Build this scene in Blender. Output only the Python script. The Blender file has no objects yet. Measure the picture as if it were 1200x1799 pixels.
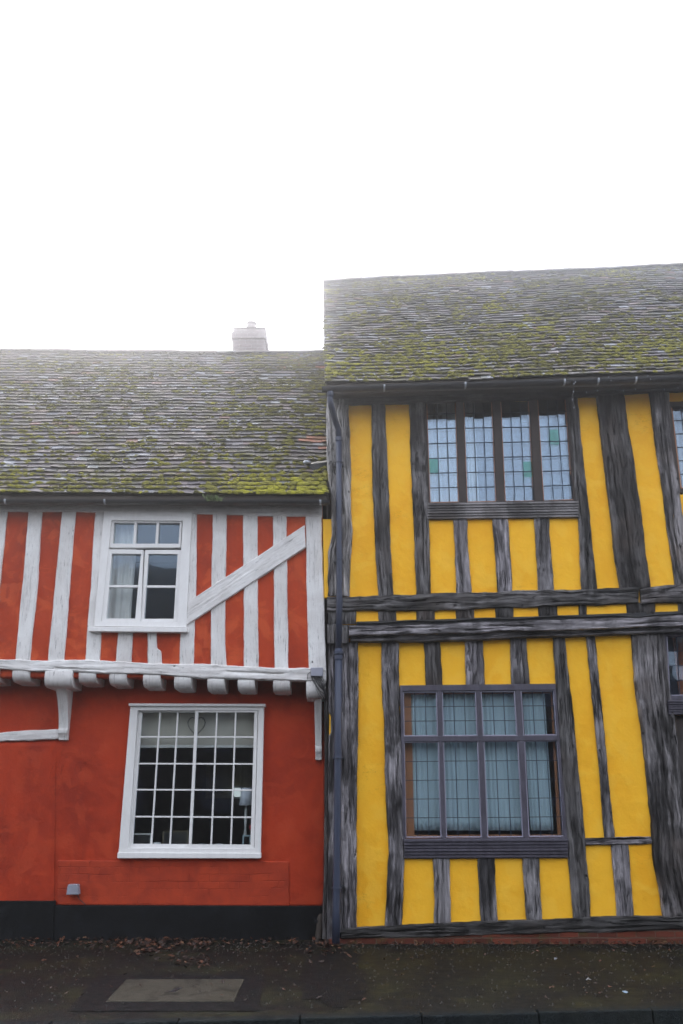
import bpy, bmesh, math, random
from mathutils import Vector, noise
random.seed(7)
R = math.radians
scene = bpy.context.scene
COL = scene.collection

# ------------------------------------------------------------------ camera
PITCH = R(17.7); F = 1565.0; CX = 600.0; CY = 899.5; EYE = 1.6
cam_d = bpy.data.cameras.new("camera"); cam = bpy.data.objects.new("camera", cam_d); COL.objects.link(cam)
cam.location = (0, 0, EYE); cam.rotation_euler = (R(90) + PITCH, 0, 0)
cam_d.sensor_fit = 'VERTICAL'; cam_d.sensor_height = 36.0; cam_d.sensor_width = 24.0
cam_d.lens = F / 1799.0 * 36.0
cam_d.clip_start = 0.05; cam_d.clip_end = 500
scene.camera = cam
scene.render.resolution_x = 683; scene.render.resolution_y = 1024
# ------------------------------------------------------------------ sky
SUN_EL, SUN_AZ = R(48), R(-25)          # azimuth measured from +Y (behind the houses)
world = bpy.data.worlds.new("World"); scene.world = world; world.use_nodes = True
wn = world.node_tree; wn.nodes.clear()
w_out = wn.nodes.new('ShaderNodeOutputWorld'); w_bg = wn.nodes.new('ShaderNodeBackground')
w_sky = wn.nodes.new('ShaderNodeTexSky'); w_sky.sky_type = 'NISHITA'; w_sky.sun_disc = False
w_sky.sun_elevation = SUN_EL; w_sky.sun_rotation = SUN_AZ
w_sky.air_density = 1.0; w_sky.dust_density = 5.0; w_sky.ozone_density = 1.0
w_mix = wn.nodes.new('ShaderNodeMix'); w_mix.data_type = 'RGBA'; w_mix.inputs[0].default_value = 0.62
w_mix.inputs[7].default_value = (13.0, 13.4, 14.6, 1)      # cloud cover
wn.links.new(w_sky.outputs[0], w_mix.inputs[6]); wn.links.new(w_mix.outputs[2], w_bg.inputs[0])
w_bg.inputs[1].default_value = 0.12
wn.links.new(w_bg.outputs[0], w_out.inputs[0])
# ------------------------------------------------------------------ sun (veiled by cloud)
sd = bpy.data.lights.new("sun", 'SUN'); sd.energy = 0.8; sd.angle = R(25); sd.color = (1, .96, .9)
sun = bpy.data.objects.new("sun", sd); COL.objects.link(sun)
sdir = Vector((math.sin(SUN_AZ) * math.cos(SUN_EL), math.cos(SUN_AZ) * math.cos(SUN_EL), math.sin(SUN_EL)))
sun.rotation_euler = (-sdir).to_track_quat('-Z', 'Y').to_euler()
scene.view_settings.view_transform = 'Standard'; scene.view_settings.look = 'None'
scene.view_settings.exposure = 1.36; scene.view_settings.gamma = 1.0
HAZE = 0.026; HAZE_G = 0.97

# ------------------------------------------------------------------ helpers
def P(x, y, Y):
    """a point of the photograph (1200 x 1799) carried out to the upright plane at depth Y"""
    dx = (x - CX) / F; dy = (CY - y) / F
    d = Vector((dx, math.cos(PITCH) - dy * math.sin(PITCH), math.sin(PITCH) + dy * math.cos(PITCH)))
    t = Y / d.y
    return Vector((d.x * t, Y, EYE + d.z * t))
def G(x, y, z=0.0):
    """a point of the photograph carried down to the ground at height z"""
    dx = (x - CX) / F; dy = (CY - y) / F
    d = Vector((dx, math.cos(PITCH) - dy * math.sin(PITCH), math.sin(PITCH) + dy * math.cos(PITCH)))
    t = (z - EYE) / d.z
    return Vector((d.x * t, d.y * t, z))
def nz(*a): return noise.noise(Vector(a))
def lerp(a, b, t): return a + (b - a) * t
def tag(o, label=None, cat=None, group=None, kind=None):
    if label: o['label'] = label
    if cat: o['category'] = cat
    if group: o['group'] = group
    if kind: o['kind'] = kind
    return o
def empty(name, loc, label, cat, group=None):
    o = bpy.data.objects.new(name, None); COL.objects.link(o); o.location = loc
    bpy.context.view_layer.update()
    return tag(o, label, cat, group)
class MB:
    def __init__(s): s.v = []; s.f = []; s.uv = []; s.tint = None
    def add(s, vs, fs, uvs=None):
        b = len(s.v); s.v += [tuple(p) for p in vs]
        for i, f in enumerate(fs): s.f.append(tuple(b + k for k in f))
        if uvs: s.uv += uvs
    def box(s, x0, x1, y0, y1, z0, z1):
        v = [(x, y, z) for x in (x0, x1) for y in (y0, y1) for z in (z0, z1)]
        s.add(v, [(0, 1, 3, 2), (4, 6, 7, 5), (0, 4, 5, 1), (2, 3, 7, 6), (0, 2, 6, 4), (1, 5, 7, 3)])
    def prism(s, pts, Yf, Yb):
        """polygon in photo pixels (seen at depth Yf), extruded back to Yb"""
        a = [P(x, y, Yf) for x, y in pts]; n = len(a)
        v = a + [Vector((p.x, Yb, p.z)) for p in a]
        s.add(v, [tuple(range(n)), tuple(range(2 * n - 1, n - 1, -1))] + [(i, i + n, (i + 1) % n + n, (i + 1) % n) for i in range(n)])
    def ring(s, O, I, Yf, Yb):
        a = [P(x, y, Yf) for x, y in O]; b = [P(x, y, Yf) for x, y in I]
        v = a + b + [Vector((p.x, Yb, p.z)) for p in a + b]
        f = []
        for i in range(4):
            j = (i + 1) % 4
            f += [(i, j, 4 + j, 4 + i), (8 + i, 12 + i, 12 + j, 8 + j), (i, 8 + i, 8 + j, j), (4 + i, 4 + j, 12 + j, 12 + i)]
        s.add(v, f)
    def tube(s, pts, r, n=8, caps=True):
        pts = [Vector(p) for p in pts]; rs = r if isinstance(r, (list, tuple)) else [r] * len(pts)
        rings = []; up = None
        for i, p in enumerate(pts):
            d = (pts[min(i + 1, len(pts) - 1)] - pts[max(i - 1, 0)])
            d = d.normalized() if d.length > 1e-9 else Vector((0, 0, 1))
            if up is None: up = Vector((0, 0, 1)) if abs(d.z) < .9 else Vector((0, 1, 0))
            x = d.cross(up)
            if x.length < 1e-5: x = d.cross(Vector((1, 0, 0)))
            x.normalize(); y = d.cross(x); up = -y if False else up
            rings.append([p + (x * math.cos(2 * math.pi * k / n) + y * math.sin(2 * math.pi * k / n)) * rs[i] for k in range(n)])
        v = [q for r_ in rings for q in r_]; f = []
        for i in range(len(rings) - 1):
            for k in range(n): f.append((i * n + k, i * n + (k + 1) % n, (i + 1) * n + (k + 1) % n, (i + 1) * n + k))
        if caps: f += [tuple(range(n - 1, -1, -1)), tuple(range((len(rings) - 1) * n, len(rings) * n))]
        s.add(v, f)
    def lathe(s, prof, c, n=20):
        v = []; f = []
        for r, z in prof:
            for k in range(n):
                a = 2 * math.pi * k / n; v.append((c[0] + r * math.cos(a), c[1] + r * math.sin(a), c[2] + z))
        for i in range(len(prof) - 1):
            for k in range(n): f.append((i * n + k, i * n + (k + 1) % n, (i + 1) * n + (k + 1) % n, (i + 1) * n + k))
        f += [tuple(range(n - 1, -1, -1)), tuple(range((len(prof) - 1) * n, len(prof) * n))]
        s.add(v, f)
    def build(s, name, mat, parent=None, smooth=False, bevel=0, solid=0):
        me = bpy.data.meshes.new(name); me.from_pydata(s.v, [], s.f)
        if s.uv:
            ul = me.uv_layers.new(name="grain")
            for lp in me.loops: ul.data[lp.index].uv = s.uv[lp.vertex_index]
        if s.tint:
            ca = me.color_attributes.new("tint", 'FLOAT_COLOR', 'POINT')
            for i, t in enumerate(s.tint): ca.data[i].color = (t[0], t[1], t[2], 1)
        bm = bmesh.new(); bm.from_mesh(me); bmesh.ops.recalc_face_normals(bm, faces=bm.faces); bm.to_mesh(me); bm.free()
        if smooth:
            for p in me.polygons: p.use_smooth = True
        if mat: me.materials.append(mat)
        o = bpy.data.objects.new(name, me); COL.objects.link(o)
        if parent:
            o.parent = parent
            o.matrix_parent_inverse = parent.matrix_world.inverted() if parent.type == 'EMPTY' else parent_inv(parent)
        if bevel:
            m = o.modifiers.new('bevel', 'BEVEL'); m.width = bevel; m.segments = 2; m.limit_method = 'ANGLE'; m.angle_limit = R(35)
        if solid:
            m = o.modifiers.new('solid', 'SOLIDIFY'); m.thickness = solid
        return o
def parent_inv(p):
    bpy.context.view_layer.update()
    return p.matrix_world.inverted()
def bil(Q, u, v):
    x = (1 - v) * ((1 - u) * Q[0][0] + u * Q[1][0]) + v * ((1 - u) * Q[3][0] + u * Q[2][0])
    y = (1 - v) * ((1 - u) * Q[0][1] + u * Q[1][1]) + v * ((1 - u) * Q[3][1] + u * Q[2][1])
    return (x, y)
def sub(Q, u0, v0, u1, v1): return [bil(Q, u0, v0), bil(Q, u1, v0), bil(Q, u1, v1), bil(Q, u0, v1)]

# ------------------------------------------------------------------ materials
class NT:
    def __init__(s, name):
        s.m = bpy.data.materials.new(name); s.m.use_nodes = True; s.t = s.m.node_tree; s.t.nodes.clear()
        s.out = s.n('ShaderNodeOutputMaterial'); s.bs = s.n('ShaderNodeBsdfPrincipled'); s.l(s.bs.outputs[0], s.out.inputs[0])
    def n(s, k): return s.t.nodes.new(k)
    def l(s, a, b): s.t.links.new(a, b)
    def obj(s): return s.n('ShaderNodeTexCoord').outputs['Object']
    def uv(s): return s.n('ShaderNodeTexCoord').outputs['UV']
    def map(s, vec, sc=(1, 1, 1), loc=(0, 0, 0)):
        m = s.n('ShaderNodeMapping'); m.inputs['Scale'].default_value = sc; m.inputs['Location'].default_value = loc
        s.l(vec, m.inputs[0]); return m.outputs[0]
    def noise(s, vec, scale, det=4, rough=.6, dist=0):
        m = s.n('ShaderNodeTexNoise'); m.inputs['Scale'].default_value = scale; m.inputs['Detail'].default_value = det
        m.inputs['Roughness'].default_value = rough; m.inputs['Distortion'].default_value = dist
        s.l(vec, m.inputs['Vector']); return m.outputs['Fac']
    def voro(s, vec, scale, feat='F1'):
        m = s.n('ShaderNodeTexVoronoi'); m.inputs['Scale'].default_value = scale; m.feature = feat
        s.l(vec, m.inputs['Vector']); return m.outputs['Distance']
    def ramp(s, fac, stops):
        m = s.n('ShaderNodeValToRGB'); e = m.color_ramp.elements
        while len(e) > 1: e.remove(e[-1])
        for i, (p, c) in enumerate(stops):
            q = e[0] if i == 0 else e.new(p)
            q.position = p; q.color = (c[0], c[1], c[2], 1) if hasattr(c, '__len__') else (c, c, c, 1)
        s.l(fac, m.inputs[0]); return m.outputs[0]
    def mix(s, fac, a, b, mode='MIX'):
        m = s.n('ShaderNodeMix'); m.data_type = 'RGBA'; m.blend_type = mode
        for sock, v in ((m.inputs[0], fac), (m.inputs[6], a), (m.inputs[7], b)):
            if hasattr(v, 'is_linked'): s.l(v, sock)
            elif hasattr(v, '__len__'): sock.default_value = (v[0], v[1], v[2], 1)
            else: sock.default_value = v if sock == m.inputs[0] else (v, v, v, 1)
        return m.outputs[2]
    def math(s, op, a, b=0.0):
        m = s.n('ShaderNodeMath'); m.operation = op
        for sock, v in ((m.inputs[0], a), (m.inputs[1], b)):
            if hasattr(v, 'is_linked'): s.l(v, sock)
            else: sock.default_value = v
        return m.outputs[0]
    def bump(s, h, strength, dist=0.01, prev=None):
        m = s.n('ShaderNodeBump'); m.inputs['Strength'].default_value = strength; m.inputs['Distance'].default_value = dist
        s.l(h, m.inputs['Height'])
        if prev: s.l(prev, m.inputs['Normal'])
        return m.outputs[0]
    def fin(s, col, rough=.7, nrm=None, metal=0, spec=.5):
        for k, v in (('Base Color', col), ('Roughness', rough)):
            if hasattr(v, 'is_linked'): s.l(v, s.bs.inputs[k])
            elif hasattr(v, '__len__'): s.bs.inputs[k].default_value = (v[0], v[1], v[2], 1)
            else: s.bs.inputs[k].default_value = v
        s.bs.inputs['Metallic'].default_value = metal; s.bs.inputs['Specular IOR Level'].default_value = spec
        if nrm: s.l(nrm, s.bs.inputs['Normal'])
        return s.m

def mat_plaster(name, base, dark, light, worn=None, seed=0, crack=.5):
    t = NT(name); o = t.map(t.obj(), loc=(seed, seed, seed))
    big = t.noise(t.map(o, (1, 1, .6)), 1.3, 5, .65, .6); mid = t.noise(o, 6, 5, .7, .4); fine = t.noise(o, 70, 4, .7)
    c = t.mix(t.ramp(big, [(.38, 0), (.56, 1)]), dark, base)
    c = t.mix(t.ramp(mid, [(.52, 0), (.68, .6)]), c, light)
    c = t.mix(t.ramp(t.noise(o, 2.6, 3, .5, 1.2), [(.56, 0), (.575, .35), (.66, .5)]), c, light)
    c = t.mix(t.ramp(t.noise(o, 28, 5, .8), [(.60, 0), (.72, .5)]), c, dark)
    st = t.noise(t.map(o, (7, 7, .8)), 1.6, 4, .7)
    c = t.mix(t.ramp(st, [(.58, 0), (.8, .45)]), c, dark)
    # hairline cracks
    cr = t.noise(t.map(o, (1.2, 1.2, 2.6)), 1.1, 8, .62, .9)
    line = t.ramp(cr, [(.4985, 0), (.5, 1), (.5015, 0)])
    msk = t.math('MULTIPLY', line, t.ramp(t.noise(o, .9, 3), [(.5, 0), (.62, crack)]))
    c = t.mix(msk, c, tuple(x * .35 for x in dark))
    if worn:
        wf = t.ramp(t.noise(t.map(o, (1, 1, 1)), 9, 8, .75), [(.66, 0), (.69, .8)])
        c = t.mix(wf, c, worn)
    b = t.bump(t.noise(o, 3, 4, .6), .5, .03); b = t.bump(mid, .35, .01, b); b = t.bump(fine, .35, .003, b)
    return t.fin(c, t.ramp(mid, [(.3, .75), (.7, .9)]), b, spec=.25)
M = {}
M['yellow'] = mat_plaster('yellow_plaster', (.94, .505, .028), (.88, .43, .017), (.95, .555, .052), seed=3, crack=.7)
M['red'] = mat_plaster('red_plaster', (.44, .050, .014), (.31, .032, .011), (.62, .11, .035), seed=11, crack=.8)
M['red_low'] = mat_plaster('red_plaster_lower', (.43, .041, .012), (.29, .026, .010), (.48, .060, .020), seed=21, crack=.9)
def mat_timber(name, deep, mid_, pale, seed=0, brown=None, bumpy=1.0, rough=.8, soft=.5):
    t = NT(name); u = t.uv(); o = t.obj(); info = t.n('ShaderNodeObjectInfo').outputs['Random']
    tone = t.noise(t.map(o, (1, 1, .45), (seed, 1, 2)), 2.0, 5, .62, .5)          # broad weathering
    blot = t.noise(t.map(u, (4, .7, 1), (seed, 4, 0)), 1.7, 8, .74, .5)          # damp blotches
    g1 = t.noise(t.map(u, (13, .7, 1), (seed, 0, 0)), 1.5, 9, .7, .8)             # grain bands
    g2 = t.noise(t.map(u, (24, .9, 1)), 1.3, 7, .85, .15)                          # fibres
    c = t.mix(t.ramp(tone, [(.36, 0), (.62, 1)]), deep, mid_)
    c = t.mix(t.math('MULTIPLY', t.ramp(blot, [(.46, 0), (.64, 1)]), .55), c, pale)
    c = t.mix(t.ramp(g1, [(.36, .6), (.47, 0)]), c, deep)
    c = t.mix(t.math('MULTIPLY', t.ramp(g1, [(.54, 0), (.66, 1)]), t.ramp(tone, [(.44, .1), (.62, .55)])), c, pale)
    if brown: c = t.mix(t.ramp(t.noise(o, 2.1, 3), [(.5, 0), (.7, .6)]), c, brown)
    dk = t.ramp(t.noise(t.map(o, (1, 1, .6), (seed + 4, 0, 0)), 2.2, 7, .75, .3), [(.50, 0), (.62, .75)])
    c = t.mix(dk, c, deep)
    c = t.mix(t.ramp(g2, [(.38, .85), (.47, 0)]), c, tuple(x * .4 for x in deep))
    c = t.mix(t.math('MULTIPLY', t.ramp(g2, [(.54, 0), (.62, .6)]), t.ramp(tone, [(.40, .2), (.6, 1)])), c, pale)
    v_ = t.n('ShaderNodeHueSaturation'); t.l(c, v_.inputs['Color']); t.l(t.math('ADD', t.math('MULTIPLY', info, .9), .95), v_.inputs['Value']); t.l(t.math('ADD', t.math('MULTIPLY', info, .5), .5), v_.inputs['Saturation']); c = v_.outputs[0]
    # long drying shakes, wandering
    cr = t.noise(t.map(u, (6, .45, 1), (seed * 2, 3, 0)), 1.3, 6, .6, .9)
    line = t.ramp(cr, [(.482, 0), (.5, 1), (.518, 0)])
    cm = t.math('MULTIPLY', line, t.ramp(t.noise(t.map(u, (1, 1, 1)), 1.9, 2), [(.46, 0), (.52, 1)]))
    c = t.mix(cm, c, tuple(x * .12 for x in deep))
    v = t.voro(t.map(u, (4.5, 3.2, 1)), 1.0); hole = t.ramp(v, [(.045, 1), (.06, 0)])
    c = t.mix(hole, c, (.004, .004, .004))
    # checks across the grain
    h = t.math('SUBTRACT', t.math('SUBTRACT', g1, t.math('MULTIPLY', cm, 1.5)), hole)
    b = t.bump(h, .8 * bumpy, .014); b = t.bump(g2, .8 * bumpy, .006, b)
    return t.fin(c, rough, b, spec=.3)
M['timber'] = mat_timber('weathered_oak', (.008, .0075, .0075), (.085, .078, .080), (.36, .335, .35), 1, brown=(.075, .055, .045))
M['timber_pale'] = mat_timber('silvered_oak', (.009, .008, .009), (.135, .125, .138), (.44, .41, .445), 5)
M['timber_dark'] = mat_timber('dark_oak', (.007, .006, .006), (.038, .034, .034), (.16, .15, .15), 9, brown=(.05, .035, .028))
M['timber_bleached'] = mat_timber('bleached_oak', (.05, .045, .045), (.22, .21, .205), (.45, .43, .42), 15)
def mat_white_timber():
    t = NT('limewashed_oak'); u = t.uv(); o = t.obj()
    g1 = t.noise(t.map(u, (12, .8, 1)), 1.6, 8, .78, .3); g2 = t.noise(t.map(u, (40, 3, 1)), 1.4, 5, .75)
    big = t.noise(o, 2.4, 6, .7, .4)
    c = t.mix(t.ramp(big, [(.35, 0), (.65, 1)]), (.62, .60, .585), (.80, .80, .79))
    c = t.mix(t.ramp(g1, [(.34, .8), (.45, 0)]), c, (.36, .35, .34))
    wear = t.math('MULTIPLY', t.ramp(g2, [(.34, 1), (.44, 0)]), t.ramp(t.noise(o, 5, 5, .8), [(.45, 0), (.56, 1)]))
    c = t.mix(wear, c, (.15, .14, .14))
    v = t.voro(t.map(u, (4.5, 2.6, 1)), 1.0); hole = t.ramp(v, [(.03, 1), (.05, 0)])
    c = t.mix(hole, c, (.06, .05, .05))
    h = t.math('SUBTRACT', g1, hole); b = t.bump(h, .8, .010); b = t.bump(g2, .4, .004, b)
    return t.fin(c, .75, b, spec=.3)
M['white_timber'] = mat_white_timber()
def mat_paint(name, col, worn, rough=.45, amt=.62):
    t = NT(name); o = t.obj(); n1 = t.noise(t.map(o, (6, 6, 2)), 3, 6, .75); n2 = t.noise(o, 45, 4, .7)
    c = t.mix(t.ramp(n1, [(.4, 0), (amt + .1, .6)]), col, worn)
    c = t.mix(t.ramp(n2, [(.68, 0), (.74, .7)]), c, tuple(x * .45 for x in worn))
    b = t.bump(n1, .25, .008); b = t.bump(n2, .2, .002, b)
    return t.fin(c, rough, b, spec=.35)
M['white'] = mat_paint('white_gloss_paint', (.80, .80, .79), (.66, .65, .64))
M['grey_window'] = mat_paint('grey_window_paint', (.050, .046, .062), (.17, .16, .21), .5)
M['grey_edge'] = mat_paint('casement_edge', (.34, .33, .42), (.22, .21, .27), .5)
M['brown_window'] = mat_paint('brown_window_wood', (.030, .024, .022), (.075, .05, .04), .6)
M['reveal'] = mat_paint('varnished_reveal', (.50, .22, .10), (.34, .14, .07), .5)
M['lead'] = mat_paint('lead_cames', (.014, .026, .05), (.03, .045, .075), .6)
M['gutter'] = mat_paint('black_gutter', (.018, .019, .022), (.05, .052, .058), .38)
M['pipe'] = mat_paint('slate_blue_pipe', (.036, .046, .078), (.06, .07, .105), .42)
M['plinth'] = mat_plaster('black_plinth_paint', (.004, .0045, .006), (.002, .002, .003), (.011, .012, .015), worn=None, seed=31)
M['cable'] = NT('black_cable').fin((.012, .012, .013), .5)
M['box_grey'] = mat_paint('grey_plastic', (.30, .31, .37), (.22, .23, .27), .5)
M['clip'] = NT('pale_clip').fin((.42, .45, .50), .4)
M['soffit'] = mat_paint('soffit_board', (.09, .075, .065), (.045, .04, .04), .8)
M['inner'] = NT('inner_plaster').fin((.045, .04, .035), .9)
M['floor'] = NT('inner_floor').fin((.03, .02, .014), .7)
def mat_glass(name, tint=(.93, .96, .96), refl=.075):
    t = NT(name); t.t.nodes.remove(t.bs)
    tr = t.n('ShaderNodeBsdfTransparent'); tr.inputs[0].default_value = (*tint, 1)
    gl = t.n('ShaderNodeBsdfGlossy'); gl.inputs[0].default_value = (.64, .80, 1, 1); gl.inputs['Roughness'].default_value = .015
    o = t.obj(); b = t.bump(t.noise(o, 1.6, 2, .5, .3), .12, .02); t.l(b, gl.inputs['Normal'])
    fr = t.n('ShaderNodeLayerWeight'); fr.inputs[0].default_value = .5
    f = t.math('ADD', t.math('MULTIPLY', t.math('POWER', fr.outputs['Facing'], 5.0), .8), refl)
    mx = t.n('ShaderNodeMixShader'); t.l(f, mx.inputs[0]); t.l(tr.outputs[0], mx.inputs[1]); t.l(gl.outputs[0], mx.inputs[2])
    t.l(mx.outputs[0], t.out.inputs[0]); return t.m
M['glass'] = mat_glass('window_glass')
M['glass_old'] = mat_glass('leaded_glass', (.96, .98, .985), .085)
M['glass_green'] = mat_glass('green_stained_glass', (.50, .80, .66), .07)
def mat_cloth(name, col, tr=.3):
    t = NT(name); o = t.obj(); n = t.noise(t.map(o, (1, 1, 1)), 180, 2)
    t.fin(t.mix(n, tuple(x * .85 for x in col), col), .9, t.bump(n, .2, .002)); return t.m
M['curtain'] = mat_cloth('cream_curtain', (.92, .89, .87)); M['sheer'] = mat_cloth('pale_teal_blind', (.52, .68, .74))
M['blind'] = mat_cloth('cream_blind', (.66, .60, .52)); M['lining'] = mat_cloth('pale_lining', (.70, .76, .84))
def mat_brick(name, c1, c2, mortar, scale=(1, 1, 1), bh=.072, bw=.22, bumpd=.01, moss=0):
    t = NT(name); o = t.obj(); sp = t.n('ShaderNodeSeparateXYZ'); t.l(o, sp.inputs[0])
    cb = t.n('ShaderNodeCombineXYZ'); t.l(t.math('ADD', sp.outputs[0], sp.outputs[1]), cb.inputs[0]); t.l(sp.outputs[2], cb.inputs[1])
    wob = t.noise(o, 2.5, 3); v = t.n('ShaderNodeVectorMath'); v.operation = 'ADD'; t.l(cb.outputs[0], v.inputs[0])
    cw = t.n('ShaderNodeCombineXYZ'); t.l(t.math('MULTIPLY', wob, .02), cw.inputs[1]); t.l(cw.outputs[0], v.inputs[1])
    b = t.n('ShaderNodeTexBrick'); t.l(v.outputs[0], b.inputs['Vector'])
    b.inputs['Scale'].default_value = 1; b.inputs['Brick Width'].default_value = bw; b.inputs['Row Height'].default_value = bh
    b.inputs['Mortar Size'].default_value = .006; b.inputs['Mortar Smooth'].default_value = .4
    b.inputs['Color1'].default_value = (*c1, 1); b.inputs['Color2'].default_value = (*c2, 1); b.inputs['Mortar'].default_value = (*mortar, 1)
    n = t.noise(o, 14, 6, .75); c = t.mix(t.ramp(n, [(.4, 0), (.75, .6)]), b.outputs['Color'], tuple(x * .4 for x in c1))
    if moss: c = t.mix(t.ramp(t.noise(o, 4, 4, .7), [(.55, 0), (.7, moss)]), c, (.06, .07, .02))
    h = t.math('SUBTRACT', t.math('MULTIPLY', n, .4), b.outputs['Fac'])
    return t.fin(c, .85, t.bump(h, .8, bumpd), spec=.25)
M['brick'] = mat_brick('red_brick', (.17, .040, .022), (.08, .024, .016), (.13, .10, .075), moss=.7)
M['chimney_brick'] = mat_brick('chimney_brick', (.30, .25, .25), (.26, .225, .22), (.36, .35, .35))
M['stucco'] = mat_brick('far_brick', (.05, .035, .028), (.04, .03, .025), (.06, .055, .05))
def mat_painted_brick():
    t = NT('red_painted_brick'); o = t.obj(); sp = t.n('ShaderNodeSeparateXYZ'); t.l(o, sp.inputs[0])
    cb = t.n('ShaderNodeCombineXYZ'); t.l(t.math('ADD', sp.outputs[0], t.math('MULTIPLY', t.noise(o, 3, 2), .05)), cb.inputs[0])
    t.l(t.math('ADD', sp.outputs[2], t.math('MULTIPLY', t.noise(t.map(o, (1, 1, 1)), 1.6, 3), .05)), cb.inputs[1])
    b = t.n('ShaderNodeTexBrick'); t.l(cb.outputs[0], b.inputs['Vector']); b.inputs['Scale'].default_value = 1
    b.inputs['Brick Width'].default_value = .24; b.inputs['Row Height'].default_value = .082
    b.inputs['Mortar Size'].default_value = .005; b.inputs['Mortar Smooth'].default_value = .9
    mk = t.math('MULTIPLY', b.outputs['Fac'], t.ramp(t.noise(t.map(o, (1, 1, 3)), 2.2, 5, .75), [(.47, .03), (.60, 1)]))
    n = t.noise(o, 5, 5, .7, .4)
    c = t.mix(t.ramp(n, [(.35, 0), (.7, 1)]), (.30, .029, .010), (.48, .055, .016))
    c = t.mix(t.math('MULTIPLY', mk, .35), c, (.16, .015, .008))
    chip = t.ramp(t.noise(o, 9, 7, .8), [(.70, 0), (.72, .9)]); c = t.mix(chip, c, (.42, .22, .16))
    h = t.math('SUBTRACT', t.math('MULTIPLY', n, .5), mk)
    return t.fin(c, .7, t.bump(t.noise(o, 60, 3), .25, .003, t.bump(h, .65, .012)), spec=.3)
M['painted_brick'] = mat_painted_brick()
def mat_tiles():
    t = NT('old_clay_tiles'); o = t.obj(); a = t.n('ShaderNodeAttribute'); a.attribute_name = 'tint'
    sp = t.n('ShaderNodeSeparateColor'); t.l(a.outputs['Color'], sp.inputs[0])
    c = t.ramp(sp.outputs[0], [(0, (.085, .080, .09)), (.35, (.15, .13, .145)), (.6, (.19, .155, .145)), (.85, (.19, .19, .215)), (1, (.30, .31, .34))])
    c = t.mix(sp.outputs[1], c, (.42, .17, .11))
    n = t.noise(o, 22, 6, .8); c = t.mix(t.ramp(n, [(.57, 0), (.72, .45)]), c, (.28, .29, .29))
    m = t.noise(o, 3.2, 6, .75); c = t.mix(t.ramp(m, [(.45, 0), (.66, .8)]), c, (.085, .085, .025))
    c = t.mix(t.ramp(t.noise(o, 40, 3, .7), [(.3, .6), (.45, 0)]), c, (.035, .033, .035))
    return t.fin(c, t.ramp(n, [(.3, .5), (.7, .85)]), t.bump(n, .6, .006), spec=.4)
M['tiles'] = mat_tiles()
def mat_moss():
    t = NT('roof_moss'); o = t.obj(); a = t.n('ShaderNodeAttribute'); a.attribute_name = 'tint'
    sp = t.n('ShaderNodeSeparateColor'); t.l(a.outputs['Color'], sp.inputs[0])
    c = t.ramp(sp.outputs[0], [(0, (.14, .13, .055)), (.4, (.28, .26, .065)), (.7, (.35, .325, .06)), (1, (.48, .455, .05))])
    n = t.noise(o, 60, 4, .8); c = t.mix(t.ramp(n, [(.35, .65), (.6, 0)]), c, (.045, .05, .018))
    return t.fin(c, .95, t.bump(n, 1.0, .015), spec=.1)
M['moss'] = mat_moss()
def mat_ground(name, base, wetness=1, moss=.5):
    t = NT(name); o = t.obj()
    v = t.voro(o, 70); n = t.noise(o, 1.6, 6, .7, .4); n2 = t.noise(o, 9, 6, .75); f = t.noise(o, 120, 3, .7)
    c = t.mix(t.ramp(f, [(.35, 0), (.75, 1)]), tuple(x * .55 for x in base), tuple(x * 1.7 for x in base))
    c = t.mix(t.ramp(v, [(.10, .5), (.30, 0)]), c, tuple(x * 3.2 for x in base))
    c = t.mix(t.ramp(n, [(.45, 0), (.68, moss)]), c, (.030, .029, .012))
    c = t.mix(t.ramp(t.noise(o, 4, 6, .8, .3), [(.50, 0), (.62, .85)]), c, tuple(x * .4 for x in base))
    c = t.mix(t.ramp(n2, [(.54, 0), (.66, .75)]), c, tuple(x * .45 for x in base))
    sp = t.ramp(t.voro(o, 13), [(.06, 1), (.09, 0)]); sp2 = t.math('MULTIPLY', sp, t.ramp(t.noise(o, 5, 3), [(.5, 0), (.6, .8)]))
    c = t.mix(sp2, c, (.10, .095, .085))
    r = t.ramp(n2, [(.4, .62 - .1 * wetness), (.7, .9)])
    b = t.bump(v, .5, .006); b = t.bump(n2, .5, .015, b)
    return t.fin(c, r, b, spec=.16)
M['pavement'] = mat_ground('worn_tarmac', (.0085, .0083, .0074), 1, .9)
M['road'] = mat_ground('road_tarmac', (.008, .008, .0085), 1, .2)
M['patch'] = mat_ground('dark_tarmac_patch', (.0075, .0075, .008), 1, .1)
M['kerb'] = mat_ground('kerb_stone', (.007, .011, .013), 1, .25)
M['cover'] = mat_ground('concrete_cover', (.062, .055, .042), 0, .3)
def mat_leaf():
    t = NT('fallen_leaves'); a = t.n('ShaderNodeAttribute'); a.attribute_name = 'tint'
    sp = t.n('ShaderNodeSeparateColor'); t.l(a.outputs['Color'], sp.inputs[0])
    c = t.ramp(sp.outputs[0], [(0, (.015, .009, .007)), (.5, (.035, .016, .009)), (.88, (.10, .03, .011)), (1, (.16, .09, .045))])
    return t.fin(c, .6)
M['leaf'] = mat_leaf()
M['green'] = NT('weed_green').fin((.13, .18, .07), .8)
M['bark'] = mat_timber('bark', (.02, .016, .013), (.05, .04, .035), (.08, .07, .06), 3)

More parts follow.
